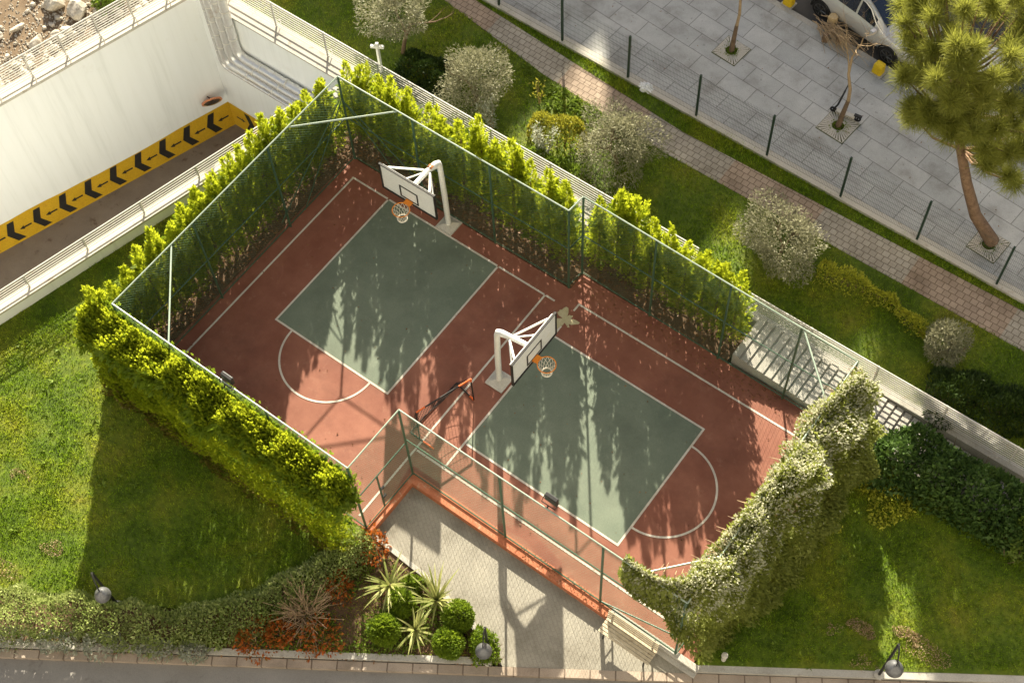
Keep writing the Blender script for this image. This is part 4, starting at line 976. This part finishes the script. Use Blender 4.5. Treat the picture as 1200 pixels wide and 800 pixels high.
# ------------------------------------------------------------------ STREET TREES, GRATES
def grate(label, c, s=.82):
    t = thing('tree_grate', label, 'tree grate', (c[0], c[1], .004), R(-5), 'square tree grates on the sidewalk'); m = MB(); h = s / 2
    m.prism([(-h - .03, -h - .03), (h + .03, -h - .03), (h + .03, h + .03), (-h - .03, h + .03)], .0, .008); m.build('soil', M_MOSS, t, local=True)
    m = MB(); n = 36
    for k in range(n):
        a = 2 * math.pi * k / n; ro = h / max(abs(math.cos(a)), abs(math.sin(a))); ca, sa = math.cos(a), math.sin(a); w0, w1 = .016, .03
        m.prism([(.2 * ca - w0 * sa, .2 * sa + w0 * ca), (.2 * ca + w0 * sa, .2 * sa - w0 * ca), (ro * ca + w1 * sa, ro * sa - w1 * ca), (ro * ca - w1 * sa, ro * sa + w1 * ca)], .01, .03)
    m.build('bars', M_CONCW, t, local=True)
    m = MB(); m.path([(.2 * math.cos(a), .2 * math.sin(a), .024) for a in np.linspace(0, 6.283, 24, endpoint=False)], .02, 6, True); m.path([(-h, -h, .022), (h, -h, .022), (h, h, .022), (-h, h, .022)], .018, 4, True); m.build('frame', M_CONCW, t, local=True)
    r = np.random.default_rng(int(c[0] * 7)); P = np.concatenate([r.normal(size=(260, 2)) * .13, np.full((260, 1), .02)], 1); np_mesh('weeds', *scatter(LEAF, P, r.normal(size=P.shape) + np.array([0, 0, 1.2]), .07, r, .06), M_WEED, t, True)
g1, g2, g3 = W(857, 60), W(982, 148), W(1158, 287)
grate('tree grate around the slim bare tree at the top edge', g1); grate('tree grate under the bare tree with the scooter', g2, .9); grate('overgrown tree grate under the curved pine', g3, .85)
def bare_tree(label, base, seed, lean, L=1.3, depth=4):
    r = np.random.default_rng(seed); t = thing('bare_tree', label, 'tree', (base[0], base[1], 0)); m = MB(); m.path([(0, 0, -.05), (lean[0] * .3, lean[1] * .3, .6), (lean[0] * .7, lean[1] * .7, 1.25)], [.095, .075, .06], 8); m.build('trunk', M_BARK, t, True, True)
    m = MB(); limb_tree(m, (lean[0] * .7, lean[1] * .7, 1.22), (lean[0], lean[1], 2.2), L, .055, depth, r, .42, .25, .7, (2, 4), 6); m.build('branches', M_TWIG, t, True, True)
bare_tree('slim bare street tree at the top edge of the photo', g1, 701, (.1, -.05), 1.8, 4)
bare_tree('bare street tree with the kick scooter leaning on its trunk', g2, 702, (.14, .03), 1.7, 5)

# pine ---------------------------------------------------------------
r = np.random.default_rng(711); t = thing('pine_tree', 'large stone pine with curved reddish trunk at the right edge', 'pine', (g3[0], g3[1], 0))
b = np.array([g3[0], g3[1], 0.]); tr = [W(1163, 283, .1), W(1143, 252, 1.1), W(1133, 215, 2.2), W(1126, 175, 3.3), W(1122, 135, 4.6), W(1125, 90, 6.0)]
MB().path(tr, [.2, .165, .145, .13, .11, .07], 12).build('trunk', M_PBARK, t, True)
cl_ = []
for (x, y, z) in [(1080, 15, 7.0), (1095, 20, 7.6), (1130, 10, 8.0), (1170, 15, 7.6), (1200, 30, 7.0), (1215, 70, 6.6), (1080, 50, 6.2), (1085, 60, 7.0), (1120, 45, 7.8), (1150, 50, 7.8), (1185, 60, 7.3), (1060, 90, 5.4), (1080, 95, 6.2), (1105, 90, 7.2), (1135, 85, 7.3), (1165, 90, 7.2), (1190, 95, 6.6), (1067, 118, 5.0), (1090, 125, 5.7), (1115, 120, 6.6), (1145, 120, 6.6), (1175, 122, 6.2), (1205, 125, 5.8), (1064, 140, 4.4), (1108, 150, 5.4), (1085, 142, 5.0), (1140, 150, 5.8), (1165, 152, 5.6), (1190, 150, 5.3), (1212, 160, 5.0), (1150, 175, 4.9), (1175, 178, 4.8), (1195, 180, 4.6), (1182, 205, 4.2), (1160, 195, 4.4), (1112, 108, 6.4), (1128, 128, 5.9), (1140, 105, 6.8), (1118, 138, 5.2), (1130, 158, 5.0), (1100, 140, 5.5), (1070, 35, 6.4), (1068, 0, 7.0), (1110, -10, 8), (1150, -20, 8), (1080, -15, 7.4), (1190, -10, 7.4), (1115, 68, 7.6), (1205, 5, 7.2)]:
    for k in range(2):
        q = np.array(W(x + r.uniform(-9, 9), y + r.uniform(-9, 9), z - k * r.uniform(.3, 1.0))); cl_.append(q)
m = MB()
trv = [Vector(p) for p in tr]
for q in cl_:
    qv = Vector(q); s = min(range(3, 6), key=lambda i: (trv[i] - qv).length + abs(trv[i].z - qv.z + .6)); a = trv[s]; mid = a.lerp(qv, .55) + Vector((0, 0, -.25)); m.path([a, mid, qv], [.05, .035, .012], 5)
m.build('branches', M_PBARK, t, True)
VF = []
for q in cl_:
    n = 560; rad = r.uniform(.4, .54); d = unit(r.normal(size=(n, 3)) + np.array([0, 0, .35])); st = q + d * (r.random((n, 1)) * .12) + r.normal(size=(n, 3)) * .05
    VF.append(scatter(NEEDLE, st, d + r.normal(size=(n, 3)) * .25, r.uniform(.6, 1.0, n) * rad * .85, r, .012))
for q in cl_:      # loose needles between the tufts
    n = 40; st = q + r.normal(size=(n, 3)) * .2; VF.append(scatter(NEEDLE, st, r.normal(size=(n, 3)) + np.array([0, 0, .5]), r.uniform(.12, .3, n), r, .013))
np_mesh('crown', *cat(*VF), M_PINE, t)

# bollards, bag, scooter, brush pile ----------------------------------
for (x, y, lab) in ((925, 0, 'yellow rounded bollard at the top edge behind the silver car'), (1030, 80, 'yellow rounded bollard beside the front wheel of the silver car')):
    q = W(x, y, .2); t = thing('bollard', lab, 'bollard', (q[0], q[1], 0), R(-6), 'yellow kerb bollards')
    m = MB(); m.box((0, 0, .2), (.34, .3, .4), 0, .9); m.build('body', M_YEL, t, local=True, bevel=.06); m = MB(); m.box((0, 0, .02), (.4, .36, .05)); m.build('foot', M_CONC, t, local=True)
q = W(757, 104, .05); r = np.random.default_rng(720); P, d = ball_points(400, r, q, (.2, .14, .1), .1, .3, .08, -.4); np.random.seed(1)
import bmesh
bm = bmesh.new(); bmesh.ops.create_icosphere(bm, subdivisions=4, radius=1)
for v in bm.verts: v.co = Vector((v.co.x * .2, v.co.y * .14, v.co.z * .1)) * (1 + .25 * math.sin(v.co.x * 9 + v.co.z * 7) + .2 * math.sin(v.co.y * 14 - v.co.x * 5))
me = bpy.data.meshes.new('plastic_bag'); bm.to_mesh(me); bm.free(); o = link_mesh('plastic_bag', me, M_PLASTIC); o.location = (q[0], q[1], .1); tag(o, 'crumpled white plastic bag lying at the foot of the street fence', 'bag')

a = Vector(W(976, 131, .0)); b = Vector(W(1004, 142, 0)); u = (b - a).normalized(); n = Vector((-u.y, u.x, 0)); t = thing('kick_scooter', 'parked kick scooter beside the trunk of the bare street tree', 'scooter', tuple((a + b) / 2))
for p, nm in ((a, 'wheel'), (b, 'wheel')):
    m = MB(); c = p + Vector((0, 0, .11)); m.path([tuple(c + (u * math.cos(k) + Vector((0, 0, 1)) * math.sin(k)) * .085) for k in np.linspace(0, 6.283, 18, endpoint=False)], .03, 6, True); m.tube(tuple(c - n * .03), tuple(c + n * .03), .03); m.build(nm, M_TYRE, t, True)
m = MB(); m.box(tuple((a + b) / 2 + Vector((0, 0, .14))), ((b - a).length - .16, .15, .05), math.atan2(u.y, u.x)); m.build('deck', M_CONCW, t, bevel=.01)
m = MB(); m.box(tuple(b + Vector((0, 0, .24))), (.24, .1, .04), math.atan2(u.y, u.x)); m.build('mudguard', M_DARK, t, bevel=.01)
hb = Vector(W(992, 108, 1.12)); m = MB(); m.path([tuple(a + Vector((0, 0, .12))), tuple(a + u * .1 + Vector((0, 0, .4))), tuple(a + u * .2 + Vector((0, 0, 1.08)))], .03, 8); m.build('stem', M_DARK, t, True)
hc = a + u * .2 + Vector((0, 0, 1.1)); m = MB(); m.tube(tuple(hc - n * .27), tuple(hc + n * .27), .022); m.build('handlebar', M_DARK, t, True)

q = Vector(W(985, 38, .0)); t = thing('brush_pile', 'pile of cut twigs with pale sawn wood beside the silver car', 'brush pile', tuple(q)); r = np.random.default_rng(731); m = MB()
dirp = Vector(W(1012, 60)) - Vector(W(972, 30)); dirp.normalize(); s0 = Vector(W(966, 30, .25))
for _ in range(80):
    s = s0 + dirp * r.uniform(-.3, .5) + Vector(r.normal(size=3) * .12); L = r.uniform(.5, 1.5); dd = (dirp + Vector(r.normal(size=3) * .28)).normalized(); e = s + dd * L; e.z = max(.03, e.z * .6); s.z = max(.05, s.z); m.path([tuple(s), tuple((s + e) / 2 + Vector((0, 0, .08))), tuple(e)], [.014, .01, .005], 4)
m.build('twigs', M_TWIG, t)
c = Vector(W(977, 19, .5)); m = MB(); m.prism([(c.x - .14, c.y - .1), (c.x + .1, c.y - .12), (c.x + .15, c.y + .05), (c.x, c.y + .15), (c.x - .13, c.y + .1)], .02, .5); m.build('sawn_log', rough_mat('sawn wood', (.5, .36, .18), (.6, .46, .26), 9, .8), t, bevel=.02)
for x, y in ((967, 45), (983, 47)):
    c = W(x, y, .15); m = MB(); m.box((c[0], c[1], .17), (.2, .16, .32), .5, .8); m.build('bark_slab', M_BARK, t, bevel=.03)

# ------------------------------------------------------------------ CARS
def car(label, loc, rz, paint):
    t = thing('parked_car', label, 'car', loc, rz, 'cars parked along the street')
    st = np.array([(-2.14, .66, .5, .9, .98, .55), (-2.02, .82, .34, .98, 1.12, .6), (-1.7, .88, .28, 1.02, 1.52, .58), (-1.2, .9, .26, 1.02, 1.63, .6), (-.5, .9, .25, 1.0, 1.66, .62), (.1, .9, .25, .98, 1.6, .61), (.5, .9, .25, .96, 1.36, .65), (.98, .9, .26, .95, 1.03, .72), (1.5, .89, .27, .88, .96, .6), (1.9, .84, .3, .78, .86, .55), (2.12, .72, .34, .62, .7, .5), (2.2, .6, .4, .5, .56, .45)])
    X = np.linspace(-2.14, 2.2, 60); I = np.array([np.interp(X, st[:, 0], st[:, k]) for k in range(6)]).T
    for k in range(1, 6): I[1:-1, k] = (I[:-2, k] + 2 * I[1:-1, k] + I[2:, k]) / 4
    def ring(i):
        x, w, zl, zb, zt, wt = I[i]; h = [(.86 * w, zl), (.97 * w, zl + .12), (w, zl + .3), (w, zb - .15), (.97 * w, zb - .04), (.93 * w, zb), (.93 * w + (wt - .93 * w) * .5, zb + (zt - zb) * .55), (wt, zt - .03), (wt * .75, zt), (0, zt + .02)]
        return [(x, y, z) for y, z in h] + [(x, -y, z) for y, z in h[-2::-1]]
    n = len(ring(0)); m = MB(); vs = [v for i in range(60) for v in ring(i)]; fs = [(i * n + k, (i + 1) * n + k, (i + 1) * n + (k + 1) % n, i * n + (k + 1) % n) for i in range(59) for k in range(n)]
    m.add(vs, fs + [tuple(range(n)), tuple((59) * n + k for k in range(n - 1, -1, -1))]); m.build('body', paint, t, True, True)
    def P(x, v, side, off=.012):   # a point on the greenhouse: v=0 belt, 1 roof edge
        i = np.interp(x, X, np.arange(60)); w, zb, zt, wt = (np.interp(x, X, I[:, k]) for k in (1, 3, 4, 5)); y0 = .93 * w; return (x, side * (y0 + (wt - y0) * v * .93 + off), zb + (zt - zb) * (v * 1.05 if v < .6 else v * .98))
    for sd in (1, -1):
        for x0, x1 in ((-1.75, -1.05), (-.98, -.12), (-.05, .62)):
            m = MB(); xs = np.linspace(x0, x1, 6); tops = [P(x, .84, sd) for x in xs]; bots = [P(x, .1, sd) for x in xs]; vs = bots + tops; m.add(vs, [(i, i + 1, 7 + i, 6 + i) for i in range(5)]); m.build('side_window', M_GLASS, t, local=True)
        m = MB(); m.path([P(x, .9, sd, .02) for x in np.linspace(-1.85, .3, 10)] + [P(x, .55, sd, .03) for x in (.62,)] + [P(.98, .1, sd, .0)], .022, 5); m.build('window_trim', M_TRIM, t, True, True)
        m = MB(); m.box((.72, sd * 1.0, 1.02), (.16, .2, .13)); m.build('mirror', paint, t, local=True, bevel=.03)
        m = MB(); m.box((1.86, sd * .72, .7), (.3, .24, .1), -sd * .5); m.build('headlight', M_TRIM, t, local=True, bevel=.03)
        for x in (-1.3, 1.32):
            w = .9; m = MB(); m.path([(x + .37 * math.cos(a), sd * (w - .005), .33 + .37 * math.sin(a)) for a in np.linspace(-.1, math.pi + .1, 16)], .035, 6); m.build('wheel_arch', M_TYRE, t, True, True)
            m = MB(); m.lathe((0, 0, 0), [(.2, -.1), (.31, -.1), (.335, -.06), (.335, .08), (.31, .115), (.225, .12)], 28); m.v = [(x + a, sd * (w - .1 + c), .33 + b) for a, b, c in m.v]; wo = m.build('wheel', M_TYRE, t, True, True)
            m = MB()
            for k in range(7):
                a = 2 * math.pi * k / 7; m.tube((x, sd * (w + .015), .33), (x + .22 * math.cos(a), sd * (w + .015), .33 + .22 * math.sin(a)), .022, 5)
            m.path([(x + .22 * math.cos(a), sd * (w + .01), .33 + .22 * math.sin(a)) for a in np.linspace(0, 6.283, 20, endpoint=False)], .018, 5, True); m.build('rim', M_ALLOY, wo, True, True)
    m = MB(); vs = []; 
    for x in np.linspace(.1, .95, 6):
        zt, wt = np.interp(x, X, I[:, 4]), np.interp(x, X, I[:, 5]); vs += [(x, -wt * .9, zt + .02), (x, 0, zt + .035), (x, wt * .9, zt + .02)]
    m.add(vs, [(3 * i + j, 3 * i + 3 + j, 3 * i + 4 + j, 3 * i + 1 + j) for i in range(5) for j in range(2)]); m.build('windshield', M_GLASS, t, True, True)
    m = MB(); m.box((2.17, 0, .5), (.06, .95, .16)); m.build('grille', M_DARK, t, local=True, bevel=.02)
a = np.array(W(962, 12, .2)); b = np.array(W(1038, 65, .2)); ang = math.atan2(b[1] - a[1], b[0] - a[0]); mid = (a + b) / 2
car('silver car with dark windshield parked beside the yellow bollards', (mid[0] - .9 * math.sin(ang) * -1 * -1, mid[1] + .9 * math.cos(ang), -.13), ang, M_CAR)
car('white car mostly hidden under the crown of the pine', (mid[0] + 5.2 * math.cos(ang), mid[1] + .9 + 5.2 * math.sin(ang), -.13), ang, M_CAR2)

# ------------------------------------------------------------------ ROCKS
def rock_mesh(seed):
    r = np.random.default_rng(seed); bm = bmesh.new(); bmesh.ops.create_icosphere(bm, subdivisions=3, radius=1); pl = unit(r.normal(size=(9, 3))); dd = r.uniform(.55, .9, 9)
    for v in bm.verts:
        p = np.array(v.co)
        for k in range(9):
            e = p @ pl[k] - dd[k]
            if e > 0: p = p - pl[k] * e * .92
        p *= 1 + .05 * math.sin(7 * p[0] + 5 * p[1] + seed); v.co = p
    me = bpy.data.meshes.new('rock'); bm.to_mesh(me); bm.free(); me.materials.append(M_ROCK); return me
RM = [rock_mesh(i) for i in range(7)]; r = np.random.default_rng(801)
def put_rock(x, y, s, lab, group, name='rock'):
    o = bpy.data.objects.new(name, RM[int(r.integers(7))]); COL.objects.link(o); o.location = (x, y, s[2] * .35); o.scale = tuple(a * (.82 if name == 'boulder' else 1) for a in s); o.rotation_euler = (r.uniform(-.3, .3), r.uniform(-.3, .3), r.uniform(0, 6.28)); tag(o, lab, 'rock', group)
for px, py, s, lab in ((92, 14, (.52, .42, .4), 'largest pale boulder on the rubble behind the ramp railing'), (64, 5, (.5, .4, .4), 'brown boulder at the top edge left of the largest boulder'), (42, 48, (.42, .24, .2), 'grey angular slab of stone among the rubble'), (20, 32, (.42, .14, .12), 'long narrow pale block among the rubble'), (78, 36, (.3, .22, .2), 'tan boulder below the largest boulder near the railing')):
    q = W(px, py, .1); put_rock(q[0], q[1], s, lab, 'boulders behind the ramp', 'boulder')
cnt = 0
while cnt < 290:
    y = r.uniform(-6, 3.5); x = xA(y) - .7 - abs(r.normal()) * 1.3
    s = .05 + .12 * r.random() ** 1.8; put_rock(x, y, (s * r.uniform(.8, 1.4), s, s * .8), 'pale broken stone lying in the rubble behind the ramp wall', 'stones in the rubble'); cnt += 1
n = 9000; y = r.uniform(-12, 5, n); x = xA(y) - .55 - np.abs(r.normal(size=n)) * 2.6; T = np.array([(0, 0, .7), (-.6, -.5, -.3), (.7, -.4, -.3), (0, .7, -.3)]); F = np.array([(0, 1, 2), (0, 2, 3), (0, 3, 1)])
sc = r.uniform(.02, .08, n); a = r.uniform(0, 6.28, n); V = np.stack([x[:, None] + sc[:, None] * (T[None, :, 0] * np.cos(a)[:, None] - T[None, :, 1] * np.sin(a)[:, None]), y[:, None] + sc[:, None] * (T[None, :, 0] * np.sin(a)[:, None] + T[None, :, 1] * np.cos(a)[:, None]), .01 + sc[:, None] * T[None, :, 2]], 2)
tag(np_mesh('rubble', V.reshape(-1, 3), (F[None] + (np.arange(n) * 4)[:, None, None]).reshape(-1, 3), M_ROCK), 'small broken stones scattered over the bare soil', 'rubble', kind='stuff')
bush_mass('shrub', 'dry green weed shrub beside the largest boulder', 'shrub', [W(108, 8), W(125, -8), W(150, 2), W(140, 12), W(120, 25)], .5, M_WEED, 900, (.08, .14), 810)

# ------------------------------------------------------------------ GRASS (stuff)
TRI = (np.array([(-.5, 0, 0), (.5, 0, 0), (0, 1, 0)]), np.array([(0, 1, 2)]))
def grass(poly, dens, seed, z=0.0, name='grass', label='', h=(.045, .11), avoid=None):
    r = np.random.default_rng(seed); P = np.array([p[:2] for p in poly]); lo, hi = P.min(0), P.max(0); n = int((hi - lo).prod() * dens); q = r.uniform(lo, hi, (n, 2)); q = q[inside(q, P)]
    k = lumps(np.concatenate([q, 0 * q[:, :1]], 1), r, 14, 1, .5); q = q[r.random(len(q)) < .72 + .25 * k]
    p = np.concatenate([q, np.full((len(q), 1), z)], 1); d = r.normal(size=p.shape) * .45 + np.array([0, 0, 1.]); kk = lumps(p, r, 14, .3, .35)
    tag(np_mesh(name, *scatter(TRI, p, d, r.uniform(h[0], h[1], len(p)) * (1 + kk), r, r.uniform(.012, .024, len(p))), M_BLADE), label, 'grass', kind='stuff')
grass(LAWN, 1100, 901, 0, 'grass', 'short grass of the big lawn beside the court')
grass([(14.9, 1.1), (22, 1.1), (22, yK(22) + .5), (16.3, yK(16.3) + .5), (14.8, -6.2)], 1100, 902, -.02, 'grass', 'short shaded grass at the right of the court')
grass([(-9, 3), (22, 3), (22, 6.1), (17.2, 6.1), (5.7, 6.08), (1, 6.43), (-3.4, 7.1), (-9, 7.4)], 900, 903, 0, 'grass', 'short grass of the upper garden strip')
grass([(-9, 7.85), (-2.5, 7.62), (5.7, 7.0), (16.7, 7.2), (22, 7.24), (22, 7.4), (-9, 7.98)], 1400, 904, 0, 'grass', 'weedy grass along the foot of the street fence', (.06, .16))
grass([(1.5, -15.2), (7.5, -11.2), (10.8, -9.2), (9.6, -8.75), (7, -8.5), (5.8, -10.5)], 900, 905, -.1, 'grass', 'sparse grass between the plants of the flower bed')
def cover(n, seed, poly, label, z, mat, size):
    r = np.random.default_rng(seed); P = np.array([p[:2] for p in poly]); q = r.uniform(P.min(0), P.max(0), (n * 3, 2)); q = q[inside(q, P)][:n]; k = lumps(np.concatenate([q, 0 * q[:, :1]], 1), r, 12, 1, .35); q = q[k > -.2]
    p = np.concatenate([q, z + .12 * r.random((len(q), 1))], 1); d = r.normal(size=p.shape) * .8 + np.array([0, 0, .7]); s = r.uniform(*size, len(p))
    tag(np_mesh('ground_cover', *scatter(LEAF, p, d, s, r, s), mat), label, 'ground cover', kind='stuff')
cover(9000, 941, [(5.6, -10.7), (6.3, -8.6), (7, -8.5), (8, -8.5), (9.6, -8.8), (10.6, -9.3), (8.6, -10.5), (6.5, -11.9), (3.5, -13.9)], 'low green ground cover between the plants of the flower bed', -.08, M_WEED, (.05, .1))
M_DRYG = leaf_mat('dry grass', (.3, .21, .11), (.42, .31, .18), (.52, .42, .26), .2, 3)
for i, (x, y, w) in enumerate(((1000, 762, .75), (1082, 762, .6), (935, 748, .6), (1010, 735, .35), (1065, 745, .35))):
    q = W(x, y, 0); cover(900, 950 + i, [(q[0] + w * math.cos(a) * (1 + .3 * math.sin(3 * a + i)), q[1] + w * .7 * math.sin(a) * (1 + .3 * math.cos(2 * a))) for a in np.linspace(0, 6.0, 14)], 'dry worn patch of grass at the bottom of the shaded lawn', -.06, M_DRYG, (.03, .055))
for i, (x, y, w) in enumerate(((12, 665, .5), (60, 640, .4), (25, 560, .35), (150, 470, .4))):
    q = W(x, y, 0); cover(500, 960 + i, [(q[0] + w * math.cos(a), q[1] + w * .6 * math.sin(a)) for a in np.linspace(0, 6.0, 14)], 'dry worn patch of grass in the sunny lawn', -.05, M_DRYG, (.03, .055))
cover(2200, 942, [(14.95, .2), (16.4, .7), (17.2, .2), (16.6, -.8), (15.6, -1.6), (15.0, -2)], 'yellowing undergrowth between climber and laurels', .0, M_YHEDGE, (.06, .12))
def weeds(n, seed, poly, label, size=.14, z=0.0, mat=M_WEED):
    r = np.random.default_rng(seed); P = np.array([p[:2] for p in poly]); q = r.uniform(P.min(0), P.max(0), (n * 4, 2)); q = q[inside(q, P)][:n]; V = []
    pos = np.repeat(q, 9, 0); a = r.uniform(0, 6.28, len(pos)); p = np.concatenate([pos, np.full((len(pos), 1), z + .02)], 1); d = np.stack([np.cos(a), np.sin(a), r.uniform(.2, .9, len(a))], 1); s = size * r.uniform(.6, 1.3, len(q)).repeat(9)
    tag(np_mesh('weeds', *scatter(LEAF, p, d, s, r, s * .55), mat), label, 'weeds', kind='stuff')
weeds(70, 911, [(-5.5, -9), (-2.5, -9.3), (4.5, -10.2), (3.5, -12.2), (-1, -14.3), (-6, -15)], 'broad leaved weeds dotted over the big lawn')
weeds(60, 912, [(15, 0), (20, 0), (20, -3), (16.5, -5.5), (15, -6)], 'broad leaved weeds dotted over the shaded lawn', .1)
weeds(200, 913, [(2.4, 5.3), (5, 5.2), (4.5, 6.15), (1.5, 6.3), (-.2, 6.4)], 'clover patch between the olive bushes and the path', .16)
# fallen leaves
def litter(n, seed, poly, label, z=.02, mat=M_LITTER, size=(.03, .07)):
    r = np.random.default_rng(seed); P = np.array(poly); q = r.uniform(P.min(0), P.max(0), (n * 3, 2)); q = q[inside(q, P)][:n]; p = np.concatenate([q, np.full((len(q), 1), z)], 1)
    d = r.normal(size=p.shape) * np.array([1, 1, .12]); s = r.uniform(*size, len(p)); tag(np_mesh('leaf_litter', *scatter(LEAF, p, d, s, r, s), mat), label, 'leaf litter', kind='stuff')
litter(6000, 921, [(-2.8, 2.2), (10.8, 2.2), (10.8, 1.2), (6.1, 1.2), (6.1, .62), (-1.86, .62), (-1.86, -8.2), (-2.8, -8)], 'brown fallen sprays under the cypress rows', .03, M_LITTER, (.05, .12))
litter(500, 922, [(6.2, .6), (14, .6), (14, 1.15), (6.2, 1.15)], 'dry leaves along the back edge of the court', .02)
litter(220, 923, [(-1.6, -8), (14, -6.3), (14, .5), (-1.6, .5)], 'single dry leaves scattered on the court', .018)
litter(260, 924, [(9.5, -6.62), (12.3, -6.62), (12.3, -6.34), (9.5, -6.34)], 'dry leaves caught on the orange plinth', .07, M_LITTER, (.03, .06))
litter(160, 925, [(-6, 8.3), (18, 8.0), (18, 11.5), (-6, 12.5)], 'dry leaves scattered on the sidewalk', .016)
litter(2600, 926, [(2, -15.2), (10.8, -9.2), (9.6, -8.7), (6.6, -8.4), (5.6, -10.8), (3, -13.2)], 'fallen leaves on the soil of the flower bed', -.08, M_LITTER, (.03, .08))

# ------------------------------------------------------------------ BUILDINGS ACROSS THE STREET (they shade the garden)
def building(label, x0, x1, y0, y1, h):
    t = thing('apartment_building', label, 'building', ((x0 + x1) / 2, y0, 0)); MB().box(((x0 + x1) / 2, (y0 + y1) / 2, h / 2 - .3), (x1 - x0, y1 - y0, h + .6)).build('wall', M_BWALL, t)
    MB().box(((x0 + x1) / 2, (y0 + y1) / 2, h + .1), (x1 - x0 + .4, y1 - y0 + .4, .2)).build('roof', M_CONC, t)
    for f in range(int(h // 3.1)):
        m = MB()
        for x in np.arange(x0 + 2, x1 - 1.5, 3.2): m.box((x, y0 - .02, 1.9 + 3.1 * f), (1.3, .08, 1.4))
        m.build('window_row', M_GLASS, t)
building('short unseen block across the street, cut to leave sunlit gaps', -25.6, -23.0, 45, 57, .556 * (45 - 1.2))  # unseen; width set so sun strips pass on either side
building('slim unseen block across the street, split off to leave sunlit gaps', -20.9, -17.9, 45, 57, .556 * (45 - 1.2))  # unseen; split from the long block to let more sun patches through
building('long apartment block across the street behind the pine', -16.9, 22, 45, 57, .556 * (45 - 1.2))
building('apartment block across the street behind the upper garden', -80, -29.6, 45, 57, .556 * (45 - 1.6))

# the block the photograph was taken from stands right behind the camera and throws sunlight back on the court
t = thing('apartment_building', 'tall apartment block behind the photographer facing the court', 'building', (18.19 + .64 * 7, -16.51 - .768 * 7, 0))
MB().box((18.19 + .64 * 8.5, -16.51 - .768 * 8.5, 30), (70, 14, 61), math.atan2(.64, .768)).build('wall', M_BWALL, t)

# ------------------------------------------------------------------ LIGHT, SKY, CAMERA
EL = R(25.2); to_sun = Vector((-.6 * math.cos(EL), .8 * math.cos(EL), math.sin(EL)))
sd = bpy.data.lights.new('sun', 'SUN'); sd.energy = 5.0; sd.angle = R(.5); sd.color = (1.0, .915, .735)
so = bpy.data.objects.new('sun', sd); COL.objects.link(so); so.rotation_euler = to_sun.to_track_quat('Z', 'Y').to_euler(); so.location = (0, 0, 50)
w = bpy.data.worlds.new('World'); C.world = w; w.use_nodes = True; nt = w.node_tree
sky = nt.nodes.new('ShaderNodeTexSky'); sky.sky_type = 'NISHITA'; sky.sun_disc = False; sky.sun_elevation = EL; sky.sun_rotation = math.atan2(to_sun.x, to_sun.y); sky.dust_density = 4.0; sky.air_density = 1.0; sky.ozone_density = 0.3
nt.links.new(sky.outputs[0], nt.nodes['Background'].inputs[0]); nt.nodes['Background'].inputs[1].default_value = .05

cd = bpy.data.cameras.new('camera'); cd.sensor_width = 36; cd.sensor_fit = 'HORIZONTAL'; cd.lens = FPX / 1200 * 36; cd.clip_end = 800
co = bpy.data.objects.new('camera', cd); COL.objects.link(co)
co.matrix_world = Matrix(((RT[0], UP[0], -FW[0], CAM[0]), (RT[1], UP[1], -FW[1], CAM[1]), (RT[2], UP[2], -FW[2], CAM[2]), (0, 0, 0, 1)))
C.camera = co
C.view_settings.view_transform = 'Standard'; C.view_settings.look = 'None'; C.view_settings.exposure = 1.82; C.view_settings.gamma = 1
